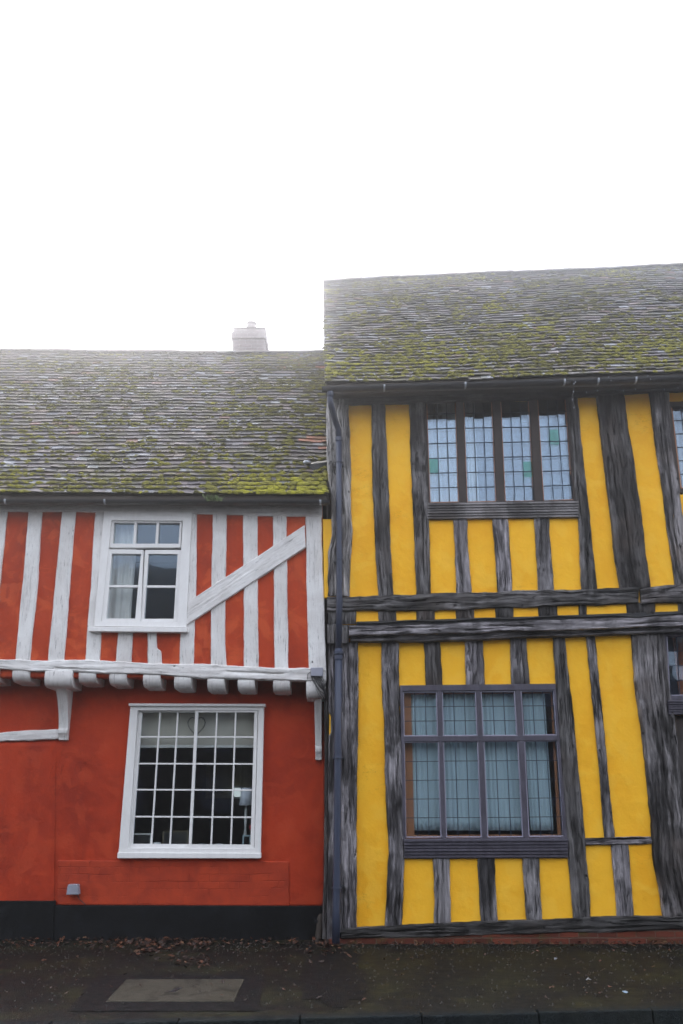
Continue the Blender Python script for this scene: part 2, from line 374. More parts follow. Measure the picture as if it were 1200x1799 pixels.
# ------------------------------------------------------------------ builders for facades
def poly_at(pts, t, cum, tot):
    d = t * tot
    for i in range(len(pts) - 1):
        if d <= cum[i + 1] or i == len(pts) - 2:
            s = cum[i + 1] - cum[i]
            return pts[i].lerp(pts[i + 1], min(1, max(0, (d - cum[i]) / s if s else 0)))
def timber(name, A, B, Y, th, mat, parent, wob=.006, rel=.006, back=.03, rnd=.012, label=None):
    """a hewn timber between edge A and edge B (photo pixels seen at the front face Y-th); runs from first to last point"""
    a = [P(x, y, Y - th) for x, y in A]; b = [P(x, y, Y - th) for x, y in B]
    def cums(p):
        c = [0]
        for i in range(len(p) - 1): c.append(c[-1] + (p[i + 1] - p[i]).length)
        return c
    ca, cb = cums(a), cums(b); L = max(ca[-1], cb[-1]); W = (a[0] - b[0]).length
    n = max(3, int(L / .030)); m = max(5, int(W / .0095)); cracks = []
    if rel >= .008:
        for _ in range(max(1, int(L * 1.6))):
            t0 = random.uniform(-.05, .85); cracks.append((t0, t0 + random.uniform(.2, .9) / max(L, .5), random.uniform(.2, .8), random.uniform(0, 90), random.uniform(.018, .04)))
    sd_ = random.uniform(0, 100); uo, vo = random.uniform(0, 20), random.uniform(0, 20)
    v = []; f = []; uv = []
    for i in range(n + 1):
        t = i / n; pa = poly_at(a, t, ca, ca[-1]); pb = poly_at(b, t, cb, cb[-1]); d = (pb - pa); w = d.length; dn = d / w
        wa = wob * (nz(t * L * 1.5, sd_, 0) * 1.6 + nz(t * L * 7, sd_, 3) * .8 + nz(t * L * 25, sd_, 7) * .35)
        wb = wob * (nz(t * L * 1.5, sd_, 20) * 1.6 + nz(t * L * 7, sd_, 23) * .8 + nz(t * L * 25, sd_, 27) * .35)
        pa = pa + dn * wa; pb = pb + dn * wb
        ends = min(t, 1 - t) * L
        er = 0 if ends > rnd else rnd * .6 * (1 - ends / rnd)
        row = []
        for j in range(m + 1):
            s = j / m; e = min(s, 1 - s) * w
            q = pa.lerp(pb, s)
            dep = er + (rnd * (1 - math.sqrt(max(0, 1 - (1 - min(1, e / rnd)) ** 2))) if e < rnd else 0)
            dep += rel * (nz(s * w * 30, t * L * 2.5, sd_) + .6 * nz(s * w * 70, t * L * 8, sd_ + 5) + .9 * nz(s * w * 5, t * L * 1.6, sd_ + 9))
            for (t0, t1, sc, sn, dd) in cracks:
                if t0 < t < t1:
                    k_ = abs(s - sc - .10 * nz(t * L * .9, sn, 0) - .035 * nz(t * L * 5, sn, 4)) * w / .011
                    if k_ < 1: dep += dd * (1 - k_) * min(1, 6 * min(t - t0, t1 - t) / (t1 - t0))
            row.append(Vector((q.x, q.y + min(dep, th - .003), q.z)))
        row = [Vector((row[0].x, Y + back, row[0].z))] + row + [Vector((row[-1].x, Y + back, row[-1].z))]
        v += row
        uv += [(uo - .03, vo + t * L)] + [(uo + j / m * w, vo + t * L) for j in range(m + 1)] + [(uo + w + .03, vo + t * L)]
    k = m + 3
    for i in range(n):
        for j in range(k - 1): f.append((i * k + j, i * k + j + 1, (i + 1) * k + j + 1, (i + 1) * k + j))
    f.append(tuple(range(k - 1, -1, -1))); f.append(tuple(range(n * k, n * k + k)))
    mb = MB(); mb.add(v, f, uv); o = mb.build(name, mat, parent, smooth=True)
    md = o.modifiers.new('split', 'EDGE_SPLIT'); md.split_angle = R(50)
    if label: o['label'] = label
    return o
def in_quad(x, z, q):
    s = None
    for i in range(len(q)):
        a, b = q[i], q[(i + 1) % len(q)]; c = (b[0] - a[0]) * (z - a[1]) - (b[1] - a[1]) * (x - a[0])
        if s is None: s = c > 0
        elif (c > 0) != s: return False
    return True
def sheet(name, x0, x1, z0, z1, Y, holes, mat, parent, step=.03, amp=.008, depth=.12):
    """plaster wall with real openings and a thickness"""
    nx = int((x1 - x0) / step); nzv = int((z1 - z0) / step); hq = []
    for h in holes: hq.append([(p.x, p.z) for p in (P(x, y, Y) for x, y in h)])
    v = []; f = []
    for i in range(nx + 1):
        for j in range(nzv + 1):
            x = lerp(x0, x1, i / nx); z = lerp(z0, z1, j / nzv)
            v.append((x, Y + amp * (nz(x * 1.1, z * 1.1, Y) + .35 * nz(x * 5, z * 5, Y)), z))
    for i in range(nx):
        for j in range(nzv):
            cx = lerp(x0, x1, (i + .5) / nx); cz = lerp(z0, z1, (j + .5) / nzv)
            if any(in_quad(cx, cz, q) for q in hq): continue
            a = i * (nzv + 1) + j; f.append((a, a + nzv + 1, a + nzv + 2, a + 1))
    mb = MB(); mb.add(v, f); o = mb.build(name, mat, parent, smooth=True)
    for p in o.data.polygons:
        if p.normal.y > 0: o.data.flip_normals()
        break
    md = o.modifiers.new('thick', 'SOLIDIFY'); md.thickness = depth; md.offset = -1
    return o
def leads(mb, Q, cols, rows, Y, w=1.35, d=.010):
    for i in range(1, cols):
        u = i / cols; a, b = bil(Q, u, 0), bil(Q, u, 1); mb.prism([(a[0] - w / 2, a[1]), (a[0] + w / 2, a[1]), (b[0] + w / 2, b[1]), (b[0] - w / 2, b[1])], Y, Y + d)
    for j in range(1, rows):
        vv = j / rows; a, b = bil(Q, 0, vv), bil(Q, 1, vv)
        mb.prism([(a[0], a[1] - w / 2), (b[0], b[1] - w / 2), (b[0], b[1] + w / 2), (a[0], a[1] + w / 2)], Y - .001, Y + d - .001)
def grow(Q, d, e=None):
    e = d if e is None else e
    return [(Q[0][0] - d, Q[0][1] - e), (Q[1][0] + d, Q[1][1] - e), (Q[2][0] + d, Q[2][1] + e), (Q[3][0] - d, Q[3][1] + e)]
def pane(name, Q, Y, mat, parent):
    mb = MB(); mb.prism(Q, Y, Y + .004); return mb.build(name, mat, parent)
def curtain(name, x0, x1, z0, z1, Y, folds, amp, mat, label, cat, group=None, gather=0):
    n = folds * 10; m = 16; v = []; f = []; s = random.uniform(0, 50)
    for j in range(m + 1):
        z = lerp(z1, z0, j / m)
        for i in range(n + 1):
            u = i / n; uu = u + .015 * nz(u * 6, j * .2, s)
            a = amp * (.7 + .5 * nz(u * 4, s, j * .1))
            x = lerp(x0, x1, uu) + gather * math.sin(j / m * math.pi) * (0.5 - u)
            v.append((x, Y + a * math.sin(uu * folds * 2 * math.pi + nz(u * 3, s, 1) * 2), z))
    for j in range(m):
        for i in range(n): a = j * (n + 1) + i; f.append((a, a + 1, a + n + 2, a + n + 1))
    mb = MB(); mb.add(v, f); o = mb.build(name, mat, None, smooth=True, solid=.004)
    return tag(o, label, cat, group)

# ================================================================== GROUND
g = MB(); g.add([(-40, -40, -.12), (40, -40, -.12), (40, 40, -.12), (-40, 40, -.12)], [(0, 1, 2, 3)])
tag(g.build('road', M['road']), kind='structure')
KX = 20.0
def kerb_y(x): return 7.58 + .105 * x * (1 if abs(x) < 6 else 6 / abs(x))
pv = MB(); n_, m_ = 160, 46; vv = []; ff = []
for i in range(n_ + 1):
    x = lerp(-KX, KX, i / n_) if i % 1 == 0 else 0
    for j in range(m_ + 1):
        y0 = kerb_y(x) + .13; y = lerp(y0, 12.2, j / m_)
        vv.append((x, y, .002 * nz(x * .7, y * .7, 4) + .001 * nz(x * 3, y * 3, 4)))
for i in range(n_):
    for j in range(m_): a = i * (m_ + 1) + j; ff.append((a, a + m_ + 1, a + m_ + 2, a + 1))
pv.add(vv, ff); tag(pv.build('pavement', M['pavement'], smooth=True), kind='structure')
kb = MB(); x = -KX; joints = []
while x < KX:
    l = .9 + random.uniform(-.04, .04); x1 = min(KX, x + l); g0 = .003; dz = random.uniform(-.006, .006); dy = random.uniform(-.003, .003)
    ya, yb = kerb_y(x) + dy, kerb_y(x1) + dy
    z0 = .006 + dz * .5
    kb.add([(x + g0, ya, -.13), (x1 - g0, yb, -.13), (x1 - g0, yb + .135, -.13), (x + g0, ya + .135, -.13),
            (x + g0, ya + .012, z0), (x1 - g0, yb + .012, z0), (x1 - g0, yb + .135, z0), (x + g0, ya + .135, z0)],
           [(0, 1, 5, 4), (1, 2, 6, 5), (2, 3, 7, 6), (3, 0, 4, 7), (4, 5, 6, 7), (3, 2, 1, 0)])
    x = x1
tag(kb.build('kerb', M['kerb'], bevel=.012), kind='structure')
pt = MB(); A, B, C_, D_ = G(172, 1712, .004), G(468, 1712, .004), G(452, 1776, .004), G(118, 1776, .004)
pt.add([A, B, C_, D_], [(0, 1, 2, 3)]); tag(pt.build('tarmac_patch', M['patch']), kind='structure')
# inspection cover
mc = empty('inspection_cover', G(308, 1742, 0), 'rectangular pale concrete inspection cover set in dark tarmac below the red house window', 'manhole cover')
a, b, c, d = G(222, 1722), G(429, 1722), G(411, 1761), G(186, 1761)
def slab(pts, z0, z1, name, mat, par, bev=.004):
    m = MB(); m.add([Vector((p.x, p.y, z0)) for p in pts] + [Vector((p.x, p.y, z1)) for p in pts], [(3, 2, 1, 0), (4, 5, 6, 7), (0, 1, 5, 4), (1, 2, 6, 5), (2, 3, 7, 6), (3, 0, 4, 7)])
    return m.build(name, mat, par, bevel=bev)
slab([d, c, b, a], -.03, .009, 'cover_slab', M['cover'], mc)
k = G(308, 1741); slab([Vector((k.x - .045, k.y - .09, 0)), Vector((k.x + .01, k.y - .09, 0)), Vector((k.x + .05, k.y + .09, 0)), Vector((k.x - .005, k.y + .09, 0))], .005, .012, 'lifting_slot', M['cable'], mc, .001)
for cx_, cy_, rx_, ry_, sd2 in ((585, 1722, 62, 44, 1),):
    st = MB(); K = 36; ring_ = []
    for k in range(K):
        an = 2 * math.pi * k / K; q = 1 + .45 * nz(math.cos(an) * 1.7, math.sin(an) * 1.7, sd2 * 3.1) + .2 * nz(math.cos(an) * 5, math.sin(an) * 5, sd2); ring_.append(G(cx_ + rx_ * q * math.cos(an), cy_ + ry_ * q * math.sin(an), .0045 + .0012 * sd2))
    st.add(ring_, [tuple(range(K))]); tag(st.build('damp_stain', M['patch']), kind='structure')
# drain channel below the downpipe
for xx in (-.16, -.045):
    dr = MB(); dr.add([(xx, 8.1, .005), (xx + .06, 8.1, .005), (xx + .05, 10.95, .005), (xx - .01, 10.95, .005)], [(0, 1, 2, 3)])
    tag(dr.build('drain_channel', M['patch']), kind='structure')

# ================================================================== RED HOUSE
LW, UW = 11.50, 11.10          # lower wall, jettied upper wall
red = empty('red_house', (-3, LW, 0), 'red plastered timber framed house with white striped studs, jettied upper storey and mossy tiled roof', 'house')
X_L, X_J = -7.0, P(573, 1100, 11.1).x
zb = P(300, 1190, UW).z; ze = P(300, 884, UW).z
win_lo = [(236, 1246), (457, 1246), (450, 1492), (222, 1492)]
win_up = [(192, 908), (328, 909), (319, 1094), (174, 1093)]
XW = P(571, 1400, LW).x
sheet('lower_wall', X_L, XW, P(300, 1592, LW).z, zb + .1, LW, [win_lo], M['red_low'], red)
sheet('upper_wall', X_L, P(566, 1000, UW).x, zb, ze + .1, UW, [win_up], M['red'], red, amp=.006)
# slightly prouder bay at the far left of the lower wall
m = MB(); pl = [P(-260, 1304, LW - .03), P(97, 1304, LW - .03), P(94, 1583, LW - .03), P(-260, 1583, LW - .03)]
nx, nzv = 90, 60; v = []; f = []
for i in range(nx + 1):
    for j in range(nzv + 1):
        u, w = i / nx, j / nzv; p = pl[0].lerp(pl[1], u).lerp(pl[3].lerp(pl[2], u), w)
        e = min((1 - u) * 2.6, w * 3 + .02, 1); rr = .025 * (1 - min(1, e / .05))
        v.append((p.x + .008 * nz(p.z * 3, 4, 4), LW - .03 + rr + .006 * nz(p.x * 1.5, p.z * 1.5, 9), p.z))
for i in range(nx):
    for j in range(nzv): a = i * (nzv + 1) + j; f.append((a, a + 1, a + nzv + 2, a + nzv + 1))
m.add(v, f); o = m.build('plaster_bay', M['red_low'], red, smooth=True)
# painted brick dwarf wall under the window
m = MB(); m.prism([(101, 1511), (300, 1512), (508, 1513), (509, 1592), (100, 1590)], LW - .012, LW + .02); m.build('painted_brick_panel', M['painted_brick'], red, bevel=.014)
# black plinth
m = MB(); m.prism([(-300, 1583), (95, 1583), (93, 1665), (-300, 1665)], LW - .075, LW + .05); m.build('plinth', M['plinth'], red, bevel=.01)
m = MB(); m.prism([(95, 1591), (566, 1592), (566, 1665), (93, 1665)], LW - .06, LW + .05); m.build('plinth', M['plinth'], red, bevel=.01)
# jetty soffit, floor, inside shell
m = MB(); m.box(X_L, X_J, UW + .02, LW + .02, zb + .015, zb + .05); m.build('jetty_soffit', M['red_low'], red)
m = MB(); zt = ze + .3
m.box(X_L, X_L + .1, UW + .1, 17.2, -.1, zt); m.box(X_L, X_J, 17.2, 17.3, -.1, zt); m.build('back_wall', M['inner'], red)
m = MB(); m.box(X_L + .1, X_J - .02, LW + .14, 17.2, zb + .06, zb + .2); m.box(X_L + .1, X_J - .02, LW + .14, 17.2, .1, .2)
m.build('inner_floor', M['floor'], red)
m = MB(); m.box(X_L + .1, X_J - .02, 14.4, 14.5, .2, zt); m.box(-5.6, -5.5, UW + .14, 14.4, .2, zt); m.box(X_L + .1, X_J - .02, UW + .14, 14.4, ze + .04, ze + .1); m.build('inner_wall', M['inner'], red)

# white timbers: A edge, B edge
WT = [([(-12, 893), (-35, 1160)], [(14, 893), (-1, 1040), (-6, 1160)]),
      ([(-75, 893), (-110, 1160)], [(-48, 893), (-78, 1160)]), ([(-150, 893), (-190, 1160)], [(-120, 893), (-155, 1160)]),
      ([(50, 893), (40, 1020), (26, 1160)], [(75, 893), (66, 1020), (52.5, 1160)]),
      ([(109, 893), (97, 1020), (84, 1160)], [(133, 893), (124, 1020), (112.5, 1160)]),
      ([(167.5, 893), (159, 1020), (150, 1160)], [(190, 893), (178, 1105), (175, 1162)]),
      ([(207.5, 1106), (206, 1130), (202.5, 1163)], [(233.5, 1106), (233, 1130), (231, 1165)]),
      ([(259, 1106), (258.5, 1166)], [(275, 1106), (276, 1139), (283, 1143), (285, 1168)]),
      ([(333, 893), (318, 1105), (315, 1168)], [(346, 893), (344, 1045), (342.5, 1095), (340, 1170)]),
      ([(373.5, 897), (371, 1040), (370, 1172)], [(398.5, 897), (397, 1000), (395, 1120), (398.5, 1173)]),
      ([(426.5, 897), (428.5, 1174)], [(452.5, 897), (454, 1175)]),
      ([(479, 897), (482.5, 1175)], [(503.5, 897), (506.5, 1177)]),
      ([(536.5, 893), (537.5, 1020), (542.5, 1178)], [(565, 893), (570, 1060), (573.5, 1178)])]
for A, B in WT: timber('stud', A, B, UW, .018, M['white_timber'], red, wob=.006, rel=.004, rnd=.01)
timber('brace', [(330, 1057), (440, 985), (535, 922)], [(327.5, 1098), (440, 1025), (537, 962)], UW, .05, M['white_timber'], red, wob=.003, rel=.004)
timber('wall_plate', [(-200, 882), (200, 884), (566, 886)], [(-200, 895), (200, 900), (540, 907), (566, 908)], UW, .03, M['white_timber'], red, rel=.004)
timber('bressummer', [(-200, 1158), (0, 1158.5), (150, 1159), (320, 1166), (545, 1175), (573, 1176)], [(-200, 1176), (0, 1176), (250, 1185), (450, 1194), (545, 1196), (573, 1197)], UW, .05, M['white_timber'], red, wob=.01, rel=.008, back=.1)
# joist ends
def joist_end(px, top, bot, w, name='joist_end', yf=UW - .035, bigr=.03, parent=red):
    a = P(px, top, yf); b = P(px + w, bot, yf); mb = MB(); v = []; f = []; uvs = []
    prof = []                                   # y,z profile, rounded lower nose
    h = a.z - b.z; n = 7; r = min(.8 * h, .12)
    prof = [(yf + .02, a.z + .02), (yf, a.z - .01)]
    for k in range(n + 1):
        t = k / n * math.pi / 2; prof.append((yf + r * (1 - math.cos(t)), b.z + r * (1 - math.sin(t))))
    prof += [(LW + .03, b.z - .005), (LW + .03, a.z + .02)]
    nn = len(prof); xs = 6; s0 = random.uniform(0, 50)
    for i in range(xs + 1):
        u = i / xs; e = .012 if i in (0, xs) else 0
        for (y, z) in prof:
            v.append((lerp(a.x, b.x, u) + .006 * nz(y * 9, z * 9, s0), y + e + .006 * nz(u * 3, z * 12, s0), z + e * .5 + .006 * nz(u * 3, y * 8, s0)))
            uvs.append((u * .2 + s0, y + z))
    for i in range(xs):
        for k in range(nn): f.append((i * nn + k, i * nn + (k + 1) % nn, (i + 1) * nn + (k + 1) % nn, (i + 1) * nn + k))
    f += [tuple(range(nn)), tuple(range(xs * nn + nn - 1, xs * nn - 1, -1))]
    mb.add(v, f, uvs); o = mb.build(name, M['white_timber'], parent, smooth=True); md = o.modifiers.new('s', 'EDGE_SPLIT'); md.split_angle = R(45); return o
for px, tp, bt in ((-95, 1176, 1198), (-32, 1177, 1198), (22, 1177, 1198), (138, 1181, 1200), (192, 1183, 1202.5), (251, 1186, 1206.5), (306, 1189, 1210), (364.5, 1192, 1212.5), (418, 1194, 1213), (480, 1195, 1214.5)):
    joist_end(px, tp, bt, 29)
# carved brackets under the two big beam ends
def bracket(px, top, bot, w, tip):
    hd = joist_end(px, top, bot, w, 'bracket', UW - .06)
    mb = MB(); v = []; f = []; uvs = []; x0, x1 = P(px + w * .42, bot, UW + .1).x, P(px + w * .82, bot, UW + .1).x
    zt_, zl = P(px, bot, UW + .05).z + .02, P(px, tip, LW - .08).z
    n = 22
    for k in range(n + 1):
        t = k / n; z = lerp(zt_, zl, t)
        dep = .07 + .27 * (1 - t) ** 2.2
        if t > .74: dep += .018 * (1 if int((t - .74) * 34) % 2 == 0 else 0)
        if t > .93: dep -= .5 * (t - .93)
        x0k, x1k = x0 + .016 * t, x1
        v += [(x0k, LW + .02, z), (x0k, LW - dep, z), (x1k, LW - dep, z), (x1k, LW + .02, z)]
        uvs += [(0, z), (.3, z), (.45, z), (.8, z)]
    for k in range(n):
        for q in range(3): f.append((k * 4 + q, k * 4 + q + 1, k * 4 + 5 + q, k * 4 + 4 + q))
    f += [(0, 1, 2, 3), (n * 4 + 3, n * 4 + 2, n * 4 + 1, n * 4)]
    mb.add(v, f, uvs); mb.build('bracket_post', M['white_timber'], hd, bevel=.006)
bracket(79, 1178, 1207, 46, 1300)
bracket(538, 1199, 1226, 33, 1335)
timber('rail', [(-200, 1292), (0, 1287), (109, 1280)], [(-200, 1307), (0, 1302), (109, 1298)], LW, .05, M['white_timber'], red, wob=.008, rel=.008)

# -- upper casement window
W = [(183, 898), (337, 899), (327.5, 1102), (165, 1100)]; yf = UW - .045
inner = [(196, 914), (321, 915), (311, 1092), (178, 1091)]
mb = MB(); mb.ring(W, inner, yf, UW + .09); wu = mb.build('window', M['white'], red, bevel=.004)
wu['label'] = 'small white casement window with three top panes, upper storey'
yt = UW - .02
Wt = [(197, 915), (320, 915), (317, 962), (191, 962)]; Gt = [(200.5, 918), (316, 918.5), (313.5, 955), (198, 955)]
mb = MB(); mb.ring(Wt, Gt, yt, UW + .06)
for u in (.327, .665):
    a, b = bil(Gt, u, 0), bil(Gt, u, 1); mb.prism([(a[0] - 2.3, a[1]), (a[0] + 2.3, a[1]), (b[0] + 2.3, b[1]), (b[0] - 2.3, b[1])], yt + .002, UW + .05)
mb.build('fanlight', M['white'], wu, bevel=.003); pane('pane', grow(Gt, 1), UW + .03, M['glass'], wu)
for Q, gl, yc in (([(188, 965), (252, 966), (247, 1099), (178, 1099)], [(196.5, 972.5), (247.5, 973), (237.5, 1086.5), (186.5, 1086.5)], UW - .035),
                  ([(254.5, 966), (319, 966), (311, 1092), (248, 1092)], [(261, 973), (312, 973.5), (305, 1087), (253, 1087)], UW - .015)):
    mb = MB(); mb.ring(Q, gl, yc, UW + .05)
    a, b = bil(gl, 0, .502), bil(gl, 1, .502); mb.prism([(a[0], a[1] - 2.1), (b[0], b[1] - 2.1), (b[0], b[1] + 2.1), (a[0], a[1] + 2.1)], yc + .012, UW + .04)
    cs = mb.build('casement', M['white'], wu, bevel=.003)
    pane('pane', grow(gl, 1), UW + .02, M['glass'], wu)
mb = MB(); mb.prism([(155, 1101), (329, 1102.5), (329, 1110.5), (155, 1109)], UW - .10, UW + .02); mb.build('sill', M['white'], wu, bevel=.006)
# -- lower sash window, 6 x 5 panes
W = [(229, 1240), (464, 1240), (458, 1500), (208, 1500)]; I1 = [(242, 1248), (454, 1248), (447, 1490), (225, 1490)]
mb = MB(); mb.ring(W, I1, LW - .06, LW + .1); wl = mb.build('window', M['white'], red, bevel=.004)
wl['label'] = 'large white multi pane sash window, ground floor'
GL = [(250, 1251.5), (447, 1251.5), (440, 1484), (233, 1482.5)]
I2 = [(244.5, 1246), (453, 1248), (446.5, 1491), (227, 1491)]
mid = .487
L_ = sub(GL, 0, 0, mid - .012, 1); R_ = sub(GL, mid + .012, 0, 1, 1)
rows = [0, .186, .390, .588, .793, 1]
def sash(Q, O, yc, ys):
    mb = MB(); mb.ring(O, Q, yc, yc + .045)
    for u in (1 / 3, 2 / 3):
        a, b = bil(Q, u, 0), bil(Q, u, 1); mb.prism([(a[0] - 1.4, a[1]), (a[0] + 1.4, a[1]), (b[0] + 1.4, b[1]), (b[0] - 1.4, b[1])], yc + .004, yc + .034)
    for w in rows[1:-1]:
        a, b = bil(Q, 0, w), bil(Q, 1, w); mb.prism([(a[0], a[1] - 1.4), (b[0], b[1] - 1.4), (b[0], b[1] + 1.4), (a[0], a[1] + 1.4)], yc + .006, yc + .032)
    mb.build('sash', M['white'], wl, bevel=.0025)
    for i in range(3):
        for j in range(5): pane('pane', sub(Q, i / 3, rows[j], (i + 1) / 3, rows[j + 1]), yc + .02 + random.uniform(-.001, .001), M['glass'], wl)
sash(L_, [(244, 1246), (bil(GL, mid, 0)[0] - .6, 1246), (bil(GL, mid, 1)[0] - .6, 1491), (226, 1491)], LW - .005, 0)
sash(R_, [(bil(GL, mid, 0)[0] - 2.8, 1247), (453, 1248), (446.5, 1491), (bil(GL, mid, 1)[0] - 2.8, 1491)], LW - .045, 0)
mb = MB(); mb.prism([(226, 1235.5), (466, 1236.5), (466, 1241), (226, 1240)], LW - .10, LW + .02); mb.build('drip_mould', M['white'], wl, bevel=.004)
mb = MB(); mb.prism([(206, 1498), (459, 1499), (458.5, 1508), (206, 1508)], LW - .085, LW + .02); mb.build('sill', M['white'], wl, bevel=.006)

# ================================================================== ROOFS
def add_tint(mb, n, t):
    if mb.tint is None: mb.tint = []
    mb.tint += [t] * n
def roof(parent, eL, eR, rL, rR, gauge, orange=None, mossy=None, sag=.03, seed=0, edge_wob=.02, jit=1.0):
    rnd = random.Random(seed)
    L = (rL - eL).length; N = int(L / gauge); nrm = (eR - eL).cross(rL - eL).normalized()
    if nrm.z < 0: nrm = -nrm
    W_ = (eR - eL).length
    def pt(x, s):
        u = x / W_; q = eL.lerp(eR, u).lerp(rL.lerp(rR, u), s / L)
        return q + nrm * (sag * (nz(x * .35, s * .4, seed) + .5 * nz(x * .9, s * .9, seed + 4)))
    mb = MB(); spots = []
    for i in range(N + 1):
        s0 = i * gauge - .02; x = -rnd.uniform(0, .17) if True else 0; course_dx = edge_wob * nz(i * .23, seed, 1)
        first = True
        while x < W_ - .01:
            w = .165 + rnd.uniform(-.008, .008); xa = max(course_dx, x) if x < .2 else x; xb = min(W_ + edge_wob * nz(i * .3, seed, 8), x + w - .004); x += w
            if xb - xa < .03: continue
            ln = gauge * 1.45; dl = rnd.gauss(0, .005) * jit; tilt = .030 + abs(rnd.gauss(0, .006)) * jit; tw = rnd.gauss(0, .004) * jit
            wav = .012 * nz(xa * .8, i * .35, seed + 2) + .007 * nz(xa * 3, i, seed)
            s = s0 + dl + wav; th = .014
            if rnd.random() < .012 * jit: s -= rnd.uniform(.02, .06)
            a, b = pt(xa, s), pt(xb, s); c, d = pt(xb, min(L + .02, s + ln)), pt(xa, min(L + .02, s + ln))
            up0, up1 = nrm * (tilt + tw), nrm * (tilt - tw)
            mid1 = (a + b) / 2 + nrm * (tilt + .004)
            v = [a + up0, b + up1, c + nrm * .004, d + nrm * .004, a + up0 - nrm * th, b + up1 - nrm * th, c - nrm * .01, d - nrm * .01]
            mb.add(v, [(0, 1, 2, 3), (7, 6, 5, 4), (0, 4, 5, 1), (1, 5, 6, 2), (2, 6, 7, 3), (3, 7, 4, 0)])
            o_ = 0
            if orange and orange(xa, s): o_ = rnd.uniform(.6, 1)
            elif rnd.random() < .03: o_ = rnd.uniform(.1, .4)
            base = rnd.random() ** 1.3
            add_tint(mb, 8, (base, o_, 0))
            spots.append((xa, xb, s, i))
    tl = mb.build('roof_tiles', M['tiles'], parent)
    # under-sheathing
    m = MB(); m.add([pt(.03, .02) - nrm * .03, pt(W_, .02) - nrm * .03, pt(W_, L) - nrm * .03, pt(.03, L) - nrm * .03,
                     pt(.03, .02) - nrm * .09, pt(W_, .02) - nrm * .09, pt(W_, L) - nrm * .09, pt(.03, L) - nrm * .09],
                    [(0, 1, 2, 3), (7, 6, 5, 4), (0, 4, 5, 1), (1, 5, 6, 2), (2, 6, 7, 3), (3, 7, 4, 0)])
    m.build('sheathing', M['soffit'], tl)
    # moss cushions on the lower lip of the tiles
    ms = MB(); ms.tint = []
    for (xa, xb, s, i) in spots:
        den = mossy(xa, s, L, W_)
        for k in range(8):
            x = rnd.uniform(xa, xb); ss = s + rnd.uniform(-.01, gauge * .8) * rnd.random()
            loc = .55 * nz(x * 1.3, ss * 2.2, seed + 30) + .75 * nz(x * 3.6, ss * 8, seed + 31)
            if loc + rnd.gauss(0, .17) > .52 - den: 
                r = rnd.uniform(.010, .030) * (.7 + .55 * den); hgt = r * rnd.uniform(.5, .95)
                c = pt(x, ss) + nrm * (.018 + .016 * max(0, 1 - (ss - s) / gauge))
                ux = (eR - eL).normalized(); uy = (rL - eL).normalized()
                sx = rnd.uniform(1, 2.1); vs = []; K = 7
                rot = rnd.uniform(0, 6)
                for lv, (rr, hh) in enumerate(((1.0, -.3), (.92, .35), (.5, .85))):
                    for q in range(K):
                        an = rot + 2 * math.pi * q / K; jj = rnd.uniform(.72, 1.25)
                        vs.append(c + ux * (math.cos(an) * r * rr * sx * jj) + uy * (math.sin(an) * r * rr * jj) + nrm * (hgt * hh * rnd.uniform(.8, 1.2)))
                vs.append(c + nrm * hgt)
                fs = []
                for lv in range(2):
                    for q in range(K): fs.append((lv * K + q, lv * K + (q + 1) % K, (lv + 1) * K + (q + 1) % K, (lv + 1) * K + q))
                for q in range(K): fs.append((2 * K + q, 2 * K + (q + 1) % K, 3 * K))
                ms.add(vs, fs)
                hue = min(1, max(0, .30 + .5 * (nz(x * .9, ss * .9, seed + 50)) + .55 * max(0, den - .5) + rnd.gauss(0, .2)))
                ms.tint += [(hue, 0, 0)] * len(vs)
    o = ms.build('moss', M['moss'], tl); o['kind'] = 'stuff'; o['label'] = 'yellow green moss cushions growing on the roof tiles'
    # ridge tiles
    rt = MB(); rt.tint = []; x = 0
    while x < W_:
        l = .33; a, b = pt(x, L), pt(min(W_, x + l + .02), L); dz = Vector((0, 0, rnd.uniform(-.004, .004)))
        ax = (b - a).normalized(); side = Vector((0, 1, 0)); up = Vector((0, 0, 1)); vs = []; K = 8
        for p_, ro in ((a, .115), (b, .12)):
            for q in range(K + 1):
                an = math.pi * q / K; vs.append(p_ + dz - up * .02 + side * (-math.cos(an) * ro) + up * (math.sin(an) * ro * .62))
        fs = [(q, q + 1, K + 2 + q, K + 1 + q) for q in range(K)] + [tuple(range(K + 1)), tuple(range(2 * K + 1, K, -1))]
        rt.add(vs, fs); rt.tint += [(rnd.random(), .05, 0)] * len(vs); x += l - .0
    rt.build('ridge_tiles', M['tiles'], tl)
    return tl, pt, nrm, L
YE = 10.92
# red roof
eL, eR = P(-330, 868, YE), P(575, 868, YE + .0); zr = 14.2
eL = Vector((X_L - .1, YE, eR.z + .03)); rr_ = P(572, 622, zr); rl_ = Vector((X_L - .1, zr, rr_.z + .03))
xo0, xo1 = P(515, 790, 11.7).x, P(575, 790, 11.7).x
Wred = (eR - eL).length; Lred = (rl_ - eL).length
def s_of(y):                           # slope distance of a photo row on the red roof
    e = P(500, y, 1.0); # ray direction
    d = e - Vector((0, 0, EYE)); sl = (rl_ - eL); n_ = Vector((0, -sl.z, sl.y)); t = (eL - Vector((0, 0, EYE))).dot(n_) / Vector((0, d.y, d.z)).dot(n_)
    q = Vector((0, 0, EYE)) + d * t; return math.hypot(q.y - eL.y, q.z - eL.z)
so0, so1 = s_of(801), s_of(768)
def red_orange(x, s): return (x > Wred - .42 and so0 < s < so1 and random.random() < .5) or (x > Wred - .9 and s > Lred - .8 and random.random() < .2)
def red_moss(x, s, L, W_):
    d = .29 + .28 * max(0, 1 - s / 1.6) ** 1.2
    fx = max(0, 1 - (W_ - x) / 2.0); d += .75 * fx * max(0, 1 - s / .75) + .25 * fx
    if x > W_ - .42 and so0 - .05 < s < so1 + .05: d = 0
    return d
